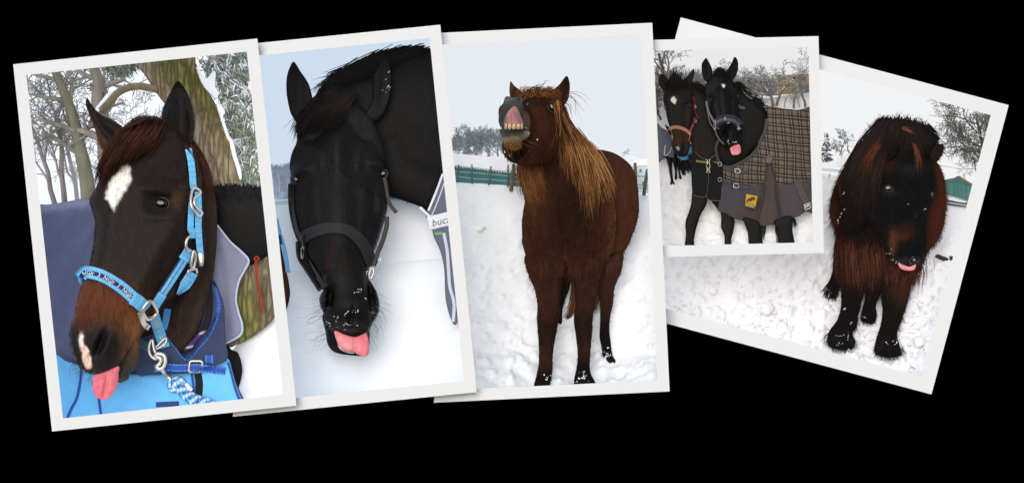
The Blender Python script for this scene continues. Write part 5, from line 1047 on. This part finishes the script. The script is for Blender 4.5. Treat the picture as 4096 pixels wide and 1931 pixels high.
strands('mane', hd4, [J('950 430 1000 430 1035 490'), J('960 440 1010 460 1030 520'), J('1160 605 1220 640 1270 700'), J('1180 610 1240 700 1290 820')], 260, SKn, [(15, 14, 15), (24, 22, 23)], 2.2, .006, 6, .4, 7, 7, dflt=.48)
eye(hd4, *J('652 592')[0], 7, 4.5, 10, SK4, .003); eye(hd4, *J('965 566')[0], 5, 6, 0, SK4, .003)
t4 = Part(J('884 1140 930 1108 984 1098 996 1120 1003 1155 1000 1185 982 1206 950 1214 915 1214 896 1198 888 1170'), .205, .45, 2.5, tilt=(0, -.3), lines=[(J('950 1120 942 1190'), 6, -.008)])
body('tongue', [t4], MAT['tongue'], hd4, (206, 130, 136), [('g', *J('940 1130')[0], 14, 10, 0, (180, 100, 108), .6)])
flecks('snow_flecks', hd4, [(*J('930 1080')[0], 16, 7), (*J('890 1100')[0], 14, 6), (*J('960 1040')[0], 12, 10)], SK4, 36, 1.2)
strands('tail', hd4, [K('1560 860 1580 900 1600 960'), K('1575 860 1600 910 1618 970')], 40, flat(.5), [(22, 20, 21)], 1.8, .0, 4, .3, 6, 4, dflt=.5)
hk4 = thing('halter', 'grey halter with snowy navy fleece noseband on the plaid rugged horse', 'halter', P(*J('850 860')[0], .25))
strap('fleece_pad', J('715 880 760 838 830 815 900 820 960 848 992 890'), 34, SK4, .006, MAT['cloth'], hk4, lambda t, s: (44, 42, 62), .008, 7, 3); strap('noseband', J('718 868 770 836 840 825 905 832 960 860 985 895'), 13, SK4, .014, MAT['web'], hk4, lambda t, s: (72, 72, 74), .004, 5, 3)
strap('cheek_strap', J('622 620 632 690 655 760 690 820 715 870'), 9, SK4, .006, MAT['web'], hk4, lambda t, s: (92, 94, 96), .004, 5, 3); cord('throat_cord', J('620 640 640 760 665 860 705 920'), 2.5, SK4, .006, MAT['web'], hk4, (96, 92, 84)); cord('chin_cord', J('718 920 740 1000 790 1070 820 1095'), 3, SK4, .006, MAT['web'], hk4, (86, 86, 88))
strap('crown_strap', J('972 668 1000 690 1045 700'), 11, SKn, .006, MAT['web'], hk4, lambda t, s: (84, 84, 82), .004, 5, 3); cord('buckle', J('708 840 722 845 722 930 710 935'), 2.2, SK4, .016, MAT['iron'], hk4, (160, 150, 120), True, step=3)
flecks('snow_flecks', hk4, [(*J('870 795')[0], 14, 3), (*J('990 880')[0], 3, 14), (*J('760 895')[0], 5, 4), (*J('885 858')[0], 5, 3), (*J('1000 915')[0], 5, 4), (*J('970 840')[0], 6, 6)], lambda u, v: Surf(kA)(u, v)-.02, 34, 1.3)
# plaid rug
def plaid_mat():
    m, nt, b = mat_new('plaid_weave'); b.inputs['Roughness'].default_value = .85; b.inputs['Specular IOR Level'].default_value = .1
    at = N_(nt, 'ShaderNodeAttribute', attribute_name='uvp'); sp = N_(nt, 'ShaderNodeSeparateXYZ'); nt.links.new(at.outputs['Vector'], sp.inputs[0])
    def mth(op, a, b_=None):
        n = N_(nt, 'ShaderNodeMath', operation=op)
        for i, x in enumerate((a, b_)):
            if x is None: continue
            if isinstance(x, (int, float)): n.inputs[i].default_value = x
            else: nt.links.new(x, n.inputs[i])
        return n.outputs[0]
    def lines(src, period, c, w):
        f = mth('FRACT', mth('DIVIDE', src, period)); return mth('LESS_THAN', mth('ABSOLUTE', mth('SUBTRACT', f, c)), w)
    col = None
    def mix(fac, prev, c, st=1.0):
        n = N_(nt, 'ShaderNodeMix', data_type='RGBA'); nt.links.new(mth('MULTIPLY', fac, st), n.inputs[0])
        if isinstance(prev, tuple): n.inputs[6].default_value = (*lin(prev), 1)
        else: nt.links.new(prev, n.inputs[6])
        n.inputs[7].default_value = (*lin(c), 1); return n.outputs[2]
    c = (92, 80, 70)
    for ax in (0, 1):
        s = sp.outputs[ax]
        c = mix(lines(s, 34, .22, .07), c, (30, 32, 38), .9); c = mix(lines(s, 34, .52, .09), c, (30, 32, 38), .8)
        c = mix(lines(s, 34, .37, .03), c, (160, 144, 122), .35); c = mix(lines(s, 34, .80, .022), c, (150, 134, 112), .3)
    no = N_(nt, 'ShaderNodeTexNoise'); no.inputs['Scale'].default_value = 40
    nt.links.new(N_(nt, 'ShaderNodeTexCoord').outputs['Object'], no.inputs['Vector'])
    sc = N_(nt, 'ShaderNodeVectorMath', operation='SCALE'); nt.links.new(c, sc.inputs[0]); nt.links.new(mth('ADD', mth('MULTIPLY', no.outputs['Fac'], .5), .72), sc.inputs['Scale']); nt.links.new(sc.outputs[0], b.inputs['Base Color'])
    return m
PL = plaid_mat()
rk = thing('horse_rug', 'brown plaid rug with grey skirt, buckled straps and yellow badge', 'horse rug', P(*K('1300 940')[0], .4))
def warp(q):
    u, v = q[:, 0]-3000, q[:, 1]-560; a = np.radians(10+ .012*u)
    x = u*np.cos(a)-v*np.sin(a)*.25+6*fbm(q[:, 0], q[:, 1], 90, 2); y = v-u*.10+.00022*(u-120)**2+7*fbm(q[:, 0]+50, q[:, 1]+90, 100, 2); return np.stack([x+900, y+900], -1)
pk = Part(cat(J('1245 668 1350 680 1450 700 1550 710 1640 716 1760 685 1850 680 1850 1200'), K('1850 500 1500 520 1240 520 780 500 770 400 762 255 800 288 900 293 1000 245 1120 162 1200 62'), J('1235 1060 1278 950 1296 830 1286 740')), .46, .26, 3.4, maxh=.12, lines=[(J('1300 720 1420 760 1560 800'), 9, .007), (J('1340 800 1480 880 1620 960'), 10, -.006), (J('1500 720 1640 800 1740 880'), 9, .007), (J('1650 720 1700 800 1770 860'), 8, -.007), (K('1000 260 1100 240 1200 200'), 9, .006), (K('820 360 950 350 1100 380'), 8, .005)])
body('plaid_shell', [pk], PL, rk, (130, 112, 96), uvf=warp)
pg = Part(cat(K('775 478 1000 500 1240 496 1300 494 1500 488 1700 460 1860 440 1860 790 1712 792 1640 840 1500 882 1440 906 1300 942 1150 926 1000 886 880 842 840 812 752 780 760 690')), .42, .16, 4, maxh=.07, lines=[(K('820 500 800 640 800 760'), 6, .006), (K('1240 560 1210 740 1170 900'), 6, .008), (K('1395 560 1415 740 1430 890'), 6, .010), (K('1310 520 1300 700 1290 920'), 14, -.014), (K('900 600 1000 650 1080 760'), 22, .008), (K('1500 560 1600 680 1640 800'), 20, .008)])
body('skirt', [pg], MAT['cloth'], rk, (66, 60, 63), [('g', *K('1300 760')[0], 40, 60, 0, (60, 50, 45), .8), ('g', *K('1000 800')[0], 90, 40, 10, (64, 55, 51), .7), ('g', *K('900 620')[0], 60, 50, 0, (60, 58, 70), .7)])
SR = Surf(pk, pg)
body('pleat_gusset', [Part(K('1318 262 1345 330 1370 420 1390 500 1405 600 1425 800 1432 905 1300 942 1195 930 1220 780 1255 640 1275 480 1290 350'), .395, .16, 4, lines=[(K('1318 340 1312 600 1300 900'), 8, -.010)])], MAT['cloth'], rk, (66, 58, 55))
strap('pleat_edge', K('1312 268 1290 360 1268 500 1240 640 1205 780 1175 915'), 12, SR, .035, MAT['cloth'], rk, lambda t, s: (56, 50, 48), .006, 5, 4); strap('pleat_edge', K('1325 268 1352 330 1375 420 1390 520 1405 660 1425 800 1432 900'), 11, SR, .035, MAT['cloth'], rk, lambda t, s: (52, 47, 46), .006, 5, 4)
body('corner_patch', [Part(K('1312 158 1340 175 1355 205 1350 245 1325 265 1290 262 1275 235 1278 200 1290 175'), .355, .25, 3)], MAT['leather'], rk, (74, 68, 66))
strap('neck_binding', cat(J('1290 815 1278 900 1256 980 1210 1070'), K('1200 70 1120 168 1000 250 900 294 820 292 770 262')), 12, SR, .006, MAT['cloth'], rk, lambda t, s: (66, 62, 64), .01, 5, 4, sm=5)
strap('neck_binding', K('800 290 762 240 735 160 728 90 745 30 770 -20'), 11, flat(.36), 0, MAT['cloth'], rk, lambda t, s: (60, 57, 60), .012, 5, 4)
for i_, s_ in enumerate(('780 300 860 318 940 335 1085 352', '785 452 860 468 930 492 1100 520')):
    st, _ = strap('buckle_strap', K(s_), 17, SR, .014, MAT['leather'], rk, lambda t, s: (44, 46, 56) if abs(t) < .75 else (70, 70, 78), .005, 7, 4)
    x, y = ((965, 342), (950, 504))[i_]; cord('buckle', K('%d %d %d %d %d %d %d %d' % (x-28, y-26, x+26, y-18, x+30, y+24, x-26, y+20)), 1.5, SR, .028, MAT['steel'], st, (200, 196, 186), True, straight=True, step=3)
    strap('keeper', K('%d %d %d %d' % (x-52, y-34, x-50, y+22)), 10, SR, .024, MAT['leather'], st, lambda t, s: (40, 42, 50), .005, 5, 4)
    y = (270, 440)[i_]; cord('clip', K('%d %d %d %d %d %d %d %d %d %d' % (752, y-10, 765, y-24, 790, y-14, 780, y+16, 758, y+18)), 1.3, flat(.33), 0, MAT['iron'], st, (196, 192, 186), True, step=3)
strap('surcingle', K('1620 440 1650 520 1690 620 1735 705'), 25, SR, .012, MAT['web'], rk, lambda t, s: (66, 62, 64) if abs(t) < .8 else (96, 84, 66), .006, 7, 4)
cord('surcingle_clip', K('1700 715 1765 690 1770 705 1705 735'), 2.2, SR, .03, MAT['steel'], rk, (190, 186, 180), True, straight=True, step=3); cord('surcingle_clip', K('1705 750 1760 720 1775 745 1715 772'), 2.2, SR, .03, MAT['steel'], rk, (190, 186, 180), True, straight=True, step=3)
bq_ = slab('badge', K('1062 596 1187 620 1160 756 1048 728'), .30, .006, MAT['print'], rk, (176, 136, 38), cf=None)
body('badge_emblem', [Part(K('1064 690 1072 660 1090 648 1110 640 1120 628 1150 632 1164 640 1166 650 1150 648 1152 656 1160 668 1146 662 1130 664 1112 676 1092 672 1076 680 1070 700'), .297, .03, 1.6)], MAT['print'], bq_, (62, 58, 48))
def flat_letters(txt, p0, p1, size, d, mat, parent, col): letters('lettering', txt, (np.array([p0, p1]), np.array([[-(p1-p0)[1], (p1-p0)[0]]]*2)/np.linalg.norm(p1-p0), np.array([0, np.linalg.norm(p1-p0)]), np.array([d+OFF]*2)), 0, size, mat, parent, col, 0, .002)
flat_letters('felix bühler', K('1082 694')[0], K('1165 716')[0], 6.4, .299, MAT['print'], bq_, (50, 46, 40)); slab('badge_strip', K('1052 706 1164 732 1159 754 1049 728'), .2995, .003, MAT['print'], bq_, (92, 84, 72)); flat_letters('swiss design', K('1056 718')[0], K('1160 742')[0], 6.6, .297, MAT['print'], bq_, (226, 220, 206))

# ------------------------------------------------------------------ picture 5: shaggy pony in trodden snow
use_set(4)
HZ5 = np.array([(2600, 640), (3280, 700), (3340, 716), (3420, 735), (3780, 800), (3960, 850)])
gd5 = snowfield(4, HZ5, 0, 1500, .22, 1.25, .014, 6, (224, 225, 230), lump=.06, grain=48)
q5 = lambda p: float(gd5(np.array([p[0]]), np.array([p[1]]))[0])-OFF
T5 = 'frosty trees on the pony paddock skyline'
fir('snow laden fir tree left of the shaggy pony', M('45 345')[0], 1.42, 118, 36, 3, (72, 86, 92), .6, T5)
tree('round haze-tinted tree beside the snow laden fir', M('150 300')[0], 1.48, 68, 4, 63, (118, 122, 126), (136, 141, 146), levels=5, kids=5, spread=44, group=T5, first=.15, minr=.85, ratio=.66)  # pale greys of this tree and the next imitate haze
tree('second haze-tinted tree between the fir and the white roof', M('205 290')[0], 1.5, 62, 4, 64, (120, 124, 128), (140, 145, 150), levels=5, kids=5, spread=46, group=T5, first=.15, minr=.85, ratio=.66)
tree('large bare tree leaning in from the border over the barn', H('1010 760')[0], 1.2, 250, 11, 66, (92, 90, 80), (104, 102, 92), lean=-14, levels=5, kids=6, spread=50, first=.1, minr=1.0, ratio=.6, k0=9, snow=.25)
tree('spreading bare tree with drooping twigs behind the barn', H('960 790')[0], 1.28, 170, 7, 67, (96, 94, 86), (110, 108, 98), lean=-8, levels=5, kids=5, spread=55, first=.15, minr=.9, ratio=.62, k0=8, snow=.3)
sr = thing('shed', 'low shed with a broad snow covered roof behind the pony mane', 'shed', P(*M('130 440')[0], 1.35))
slab('roof', M('60 348 130 312 230 272 330 300 330 400 20 372 -20 350'), 1.36, .1, MAT['flake'], sr, (246, 247, 249)); slab('wall', M('-20 380 330 420 330 440 -20 400'), 1.38, .05, MAT['paint'], sr, (196, 202, 206))
gb = thing('barn', 'teal gabled barn with brown verges behind the shaggy pony', 'barn', P(*M('950 640')[0], 1.2))
slab('wall', M('845 470 960 448 1060 512 1060 612 845 566'), 1.22, .03, MAT['paint'], gb, (60, 108, 104)); panels(gb, M('850 475')[0], M('1056 512')[0], M('850 560')[0], M('1056 604')[0], 22, 1.215, (74, 122, 116), gap=.1)
for s_ in ('858 478 900 468 955 440 970 446 905 476 862 486', '955 440 970 440 1068 502 1062 512 962 452'): slab('verge_board', M(s_), 1.205, .03, MAT['paint'], gb, (122, 98, 96))
slab('base_wall', M('845 570 1060 612 1060 660 845 640'), 1.21, .03, MAT['paint'], gb, (84, 84, 88)); slab('snow_ledge', M('870 582 920 588 1010 612 1012 626 940 616 870 600'), 1.195, .03, MAT['flake'], gb, (244, 246, 249))
fw = thing('fence', 'white taped paddock fence crossing behind the shaggy pony', 'fence', P(*M('60 450')[0], 1.1))
for s_ in ('-20 188 60 202 250 240', '-20 385 40 396 140 416'): strap('tape', M(s_), 4.5, flat(1.12), 0, MAT['paint'], fw, lambda t, s: (226, 228, 230), .003, 5)
for s_ in ('-20 415 60 436 110 446', '-20 430 60 448 110 456', '840 370 960 388 1085 412', '860 586 960 606 1040 622', '870 622 1030 646'): strap('tape', M(s_), 3.4, flat(1.1), 0, MAT['paint'], fw, lambda t, s: (204, 208, 212), .003, 5)
post(fw, M('68 424 62 456'), 4, 1.1, (120, 120, 118)); post(fw, M('154 240 148 320'), 3, 1.12, (170, 172, 172))
# trampled lumps
def lumps(n, seed):
    R = np.random.default_rng(seed); bm = bmesh.new(); bmesh.ops.create_icosphere(bm, subdivisions=2, radius=1); S = np.array([x.co[:] for x in bm.verts]); Fs = [[x.index for x in f.verts] for f in bm.faces]; bm.free(); bg = Bag(); vis = offset_poly(VIS[4], -6)
    for k in range(n):
        u = R.uniform(2660, 3800); v = 1030+470*R.random()**.8
        if not inside(vis, np.array([u]), np.array([v]))[0]: continue
        r = R.uniform(4, 13)*(.35+.8*(v-1000)/500); dd = q5((u, v)); V = S*(1+.4*fbm(S[:, 0]*30+k*7, S[:, 2]*30+S[:, 1]*11, 20, 2))[:, None]*np.array([1.2, .9, .8])*r/1000
        bg.add(V+P(u, v, dd+OFF)+np.array([0, .12*r/1000, -.15*r/1000]), Fs, np.clip(np.array((226, 227, 231))*(1-.05*R.random()), 0, 255))
    o = bg.build('snow_crumbs', MAT['snow'], None); tag(o, 'loose crumbs of trodden snow scattered around the shaggy pony', 'snow', None, 'stuff')
lumps(520, 9)
for k, (x, y, r, lb) in enumerate([(440, 462, 20, 'grey ball of snow on the trodden ground below the small picture'), (810, 590, 30, 'largest grey lump of trodden snow'), (1065, 610, 17, 'half buried yellowish snow lump near the shaggy front hoof'), (1080, 445, 12, 'small yellowish snow lump near the hind hoof'), (1775, 660, 13, 'brownish snow lump right beside the shaggy front leg'), (1860, 820, 26, 'broad flat slab of trodden snow by the tilted border')]):
    clump(lb, *I('%d %d' % (x, y))[0], r, gd5, (226, 226, 228) if r < 33 else (236, 238, 242), 20+k, sq=.9)
for k, (x, y, r) in enumerate([(820, 1001, 11), (838, 1010, 11), (856, 1016, 11), (876, 1018, 8), (906, 1012, 11)]):
    clump('dark horse dropping on the snow behind the shaggy pony', *M('%d %d' % (x, y))[0], r, gd5, (52, 44, 30), 40+k, 'horse_dropping', 'dropping', 'droppings on the snow')
# pony
hs5 = thing('horse', 'shaggy black and rust pony with thick mane, tongue tip out', 'horse', P(*I('1480 900')[0], .45))
RU = (84, 42, 28); BLK = (22, 20, 21)
bd5 = Part(cat(M('330 200 260 240 200 330 130 440 92 540 70 640 70 725 95 800 112 890 100 960 98 1040 110 1130 150 1200'), I('1330 330 1360 420 1460 440 1540 420 1600 420 1700 440 1790 420 1850 360'), M('660 1150 700 1080 742 980 800 910 840 840 866 740 876 640 871 520 850 420 800 330 700 200 500 120')), .56, .40, 6, maxh=.22, bumps=[(*M('220 900')[0], 90, 120, 0, .03), (*M('480 1080')[0], 70, 50, 0, .02)])
cr5 = Part(M('250 260 310 190 380 110 440 68 530 56 620 66 700 96 765 140 832 182 800 215 790 300 700 330 560 320 440 340 400 420 350 560 330 700 290 800 200 720 130 560 170 400'), .44, .34, 6, maxh=.12)
fc5 = Part(M('440 330 400 390 352 480 332 600 342 720 390 800 430 900 470 1000 508 1042 550 1062 620 1076 690 1034 732 962 742 880 741 780 752 680 782 600 800 520 792 420 760 350 700 320 560 300'), .36, .52, 4.5, tilt=(0, -.18), maxh=.19, bumps=[(*M('480 528')[0], 34, 26, 15, -.018), (*M('478 490')[0], 36, 14, 12, .018), (*M('775 565')[0], 18, 30, 0, -.016), (*M('560 935')[0], 18, 34, 20, -.028), (*M('700 940')[0], 13, 34, -10, -.024), (*M('625 940')[0], 50, 46, 0, .026), (*M('620 700')[0], 60, 120, 0, .024), (*M('610 430')[0], 60, 40, 0, .02)], lines=[(M('440 620 450 760 470 860'), 22, .012), (M('510 1040 550 1020 640 1040 700 1010'), 7, -.014)])
e5 = Part(M('857 226 852 280 822 332 785 350 765 290 800 224'), .33, .45, 4, lines=[(M('840 250 815 310'), 10, -.012)]); e6 = Part(M('470 160 520 170 545 230 520 300 470 330 440 300 435 220'), .34, .45, 4, lines=[(M('490 190 490 290'), 12, -.014)])
L5 = [Part(I('1310 260 1325 450 1326 550 1302 650 1252 720 1230 772 1244 842 1330 864 1402 858 1424 802 1404 750 1432 700 1452 600 1482 480 1510 390 1460 280'), .39, .5, 4.5, tilt=(0, -.75)), Part(I('1610 360 1602 480 1612 580 1602 680 1572 780 1554 862 1580 902 1660 918 1738 902 1736 850 1722 800 1716 740 1752 640 1782 540 1806 440 1760 340'), .38, .5, 4.5, tilt=(0, -.75)),
      Part(I('1290 100 1270 250 1264 330 1240 390 1214 430 1212 492 1270 508 1302 484 1322 400 1350 300 1360 160'), .585, .6, 4.5, tilt=(0, -.2)), Part(I('1500 370 1492 490 1476 570 1462 622 1466 664 1540 686 1572 642 1568 560 1596 480 1625 390'), .47, .6, 4.5, tilt=(0, -.2))]
col_(bd5, RU, [('g', *M('330 820')[0], 90, 60, 0, (26, 20, 20), .85), ('g', *M('290 620')[0], 60, 150, 10, (24, 19, 19), .8), ('g', *M('130 1080')[0], 50, 60, 0, (100, 52, 34), .5), ('g', *M('420 1150')[0], 60, 50, 0, (104, 62, 42), .5), ('g', *M('620 1150')[0], 60, 40, 0, (96, 62, 44), .5)])
col_(cr5, BLK, [('g', *M('200 420')[0], 50, 70, 0, (80, 40, 27), .7), ('g', *M('330 300')[0], 14, 80, 20, (96, 46, 28), .6), ('g', *M('130 600')[0], 24, 140, 0, (84, 42, 28), .8)])
col_(fc5, (21, 20, 21), [('g', *M('460 370')[0], 40, 20, -15, (64, 33, 24), .7), ('g', *M('560 850')[0], 36, 22, -20, (92, 50, 32), .8), ('g', *M('508 900')[0], 12, 44, 0, (118, 72, 48), .8), ('g', *M('610 790')[0], 26, 18, 0, (58, 34, 26), .6), ('g', *M('620 1030')[0], 60, 14, 0, (64, 60, 62), .7), ('g', *M('630 400')[0], 40, 20, 0, (44, 42, 44), .6), ('g', *M('480 555')[0], 30, 12, 10, (54, 48, 44), .5)])
col_(e5, (46, 28, 22)); col_(e6, (18, 17, 18))
for p_ in L5: col_(p_, (22, 19, 19))
col_(L5[0], (24, 20, 20), [('g', *I('1400 330')[0], 60, 40, 0, (84, 46, 32), .7)]); col_(L5[1], (24, 20, 20), [('g', *I('1740 420')[0], 40, 60, 0, (84, 48, 34), .7)])
body('body', [L5[2], L5[3], bd5, L5[0], L5[1], e5, cr5, e6, fc5], MAT['shaggy'], hs5, RU)
def radial(c, dn):
    def f(r):
        d = r-np.array(c); d = d/(np.linalg.norm(d, axis=1)[:, None]+1e-6)+np.array([0, dn]); return d/np.linalg.norm(d, axis=1)[:, None]
    return f
cB = M('480 600')[0]
fur('body_fur', hs5, [bd5], 8000, 20, 1.4, radial(cB, 1.6), edge=.16, lift=.005, spread=16)
fur('leg_fur', hs5, L5, 3000, 18, 1.5, down, edge=.3, lift=.004, spread=20)
fur('face_fur', hs5, [fc5, e5, e6], 2400, 15, 2.2, radial(M('620 500')[0], .8), edge=.25, lift=.003)
S5 = Surf(cr5, fc5, bd5, e6)
BK5 = [(20, 18, 19), (30, 25, 24), (24, 21, 22), (44, 28, 24)]
strands('mane', hs5, [M('440 70 330 180 240 320 170 480 120 640'), M('470 70 370 200 280 360 215 560 150 760'), M('500 80 395 220 320 400 250 620 190 820 120 900'), M('510 90 415 230 350 420 290 640 240 800'), M('520 100 420 260 360 440 305 660 280 790')], 1700, S5, BK5+BK5+[(60, 34, 26)], 3.4, .010, 10, .4, 10, 16, dflt=.45, thick=.035)
strands('forelock', hs5, [M('480 70 450 180 440 300'), M('540 60 520 190 510 290'), M('600 65 620 190 610 300'), M('660 85 700 200 700 300'), M('720 110 765 180 770 270'), M('740 120 790 165 815 185')], 1200, S5, BK5, 3.4, .012, 9, .35, 8, 14, dflt=.38, thick=.03)
strands('rust_locks', hs5, [M('410 200 350 320 330 480'), M('400 230 320 320 280 430'), M('390 260 350 360 340 500')], 34, S5, [(126, 70, 44), (92, 46, 30)], 2, .05, 12, .4, 8, 10, dflt=.4, tone=.42); strands('rust_locks', hs5, [M('650 220 670 300 672 420'), M('660 220 690 290 690 380')], 26, S5, [(140, 84, 54), (104, 56, 36)], 1.8, .05, 5, .3, 8, 6, dflt=.34, tone=.45); strands('rust_locks', hs5, [M('580 110 625 130 668 160'), M('570 112 610 122 650 145')], 12, S5, [(136, 84, 56)], 2, .05, 3, .3, 8, 3, dflt=.38)
strands('crest_fuzz', hs5, [M('330 180 300 150'), M('400 95 380 60'), M('470 65 455 25'), M('540 56 545 15'), M('610 62 630 25'), M('680 88 720 50'), M('760 140 810 120')], 300, S5, BK5, 1.5, .002, 8, .5, 5, 8, dflt=.42)
eye(hs5, *M('480 527')[0], 15, 11, 12, Surf(fc5), .012, (46, 52, 62)); eye(hs5, *M('775 572')[0], 7, 12, 20, Surf(fc5), .003)
body('tongue', [Part(M('543 1040 570 1052 620 1068 662 1052 664 1070 650 1092 600 1096 562 1084 546 1062'), .235, .45, 3)], MAT['tongue'], hs5, (216, 136, 140))
flecks('snow_flecks', hs5, [(*M('735 760')[0], 5, 50), (*M('728 660')[0], 6, 14), (*M('610 650')[0], 40, 30), (*M('600 1040')[0], 50, 12), (*M('505 985')[0], 6, 26), (*M('660 1030')[0], 24, 8), (*M('640 560')[0], 30, 20)], Surf(fc5), 80, 1.2)
flecks('snow_flecks', hs5, [(*M('150 700')[0], 4, 30), (*M('170 640')[0], 4, 30), (*M('130 770')[0], 3, 20)], lambda u, v: np.full(np.shape(u), .33+OFF), 30, 1.4)
flecks('snow_flecks', hs5, [(*I('1390 640')[0], 26, 50), (*I('1330 780')[0], 34, 30), (*I('1650 800')[0], 34, 44), (*I('1255 460')[0], 20, 22), (*I('1510 640')[0], 22, 16), (*I('1680 690')[0], 22, 50)], Surf(*L5), 120, 2.2)

SLG = Surf(bd5, *L5)
strands('chest_hair', hs5, [M('175 960 175 1060 185 1160'), M('230 980 230 1100 250 1230'), M('330 960 340 1080 350 1230'), M('430 980 440 1080 440 1180'), M('520 1040 530 1110 520 1190'), M('620 1070 620 1140 600 1230'), M('655 1030 645 1110 620 1200')], 800, SLG, [(96, 50, 32), (70, 36, 26), (44, 28, 24), (112, 66, 44)], 2.2, .012, 22, .5, 7, 7, dflt=.4, thick=.02, tone=.5)
for s_ in ('1260 760 1225 790 1215 830', '1320 800 1310 850 1290 880', '1400 790 1420 830 1440 830', '1590 840 1560 880 1550 905', '1660 860 1665 900 1660 935', '1720 840 1745 880 1745 910', '1235 440 1215 470 1205 495', '1290 450 1285 490 1280 515'):
    g0 = I(s_); strands('feather', hs5, [g0-7, g0+7], 18, SLG, [(22, 19, 19), (34, 28, 27)], 2.4, .004, 7, .4, 6, 8, dflt=.3, thick=.01)['kind'] = 'stuff'
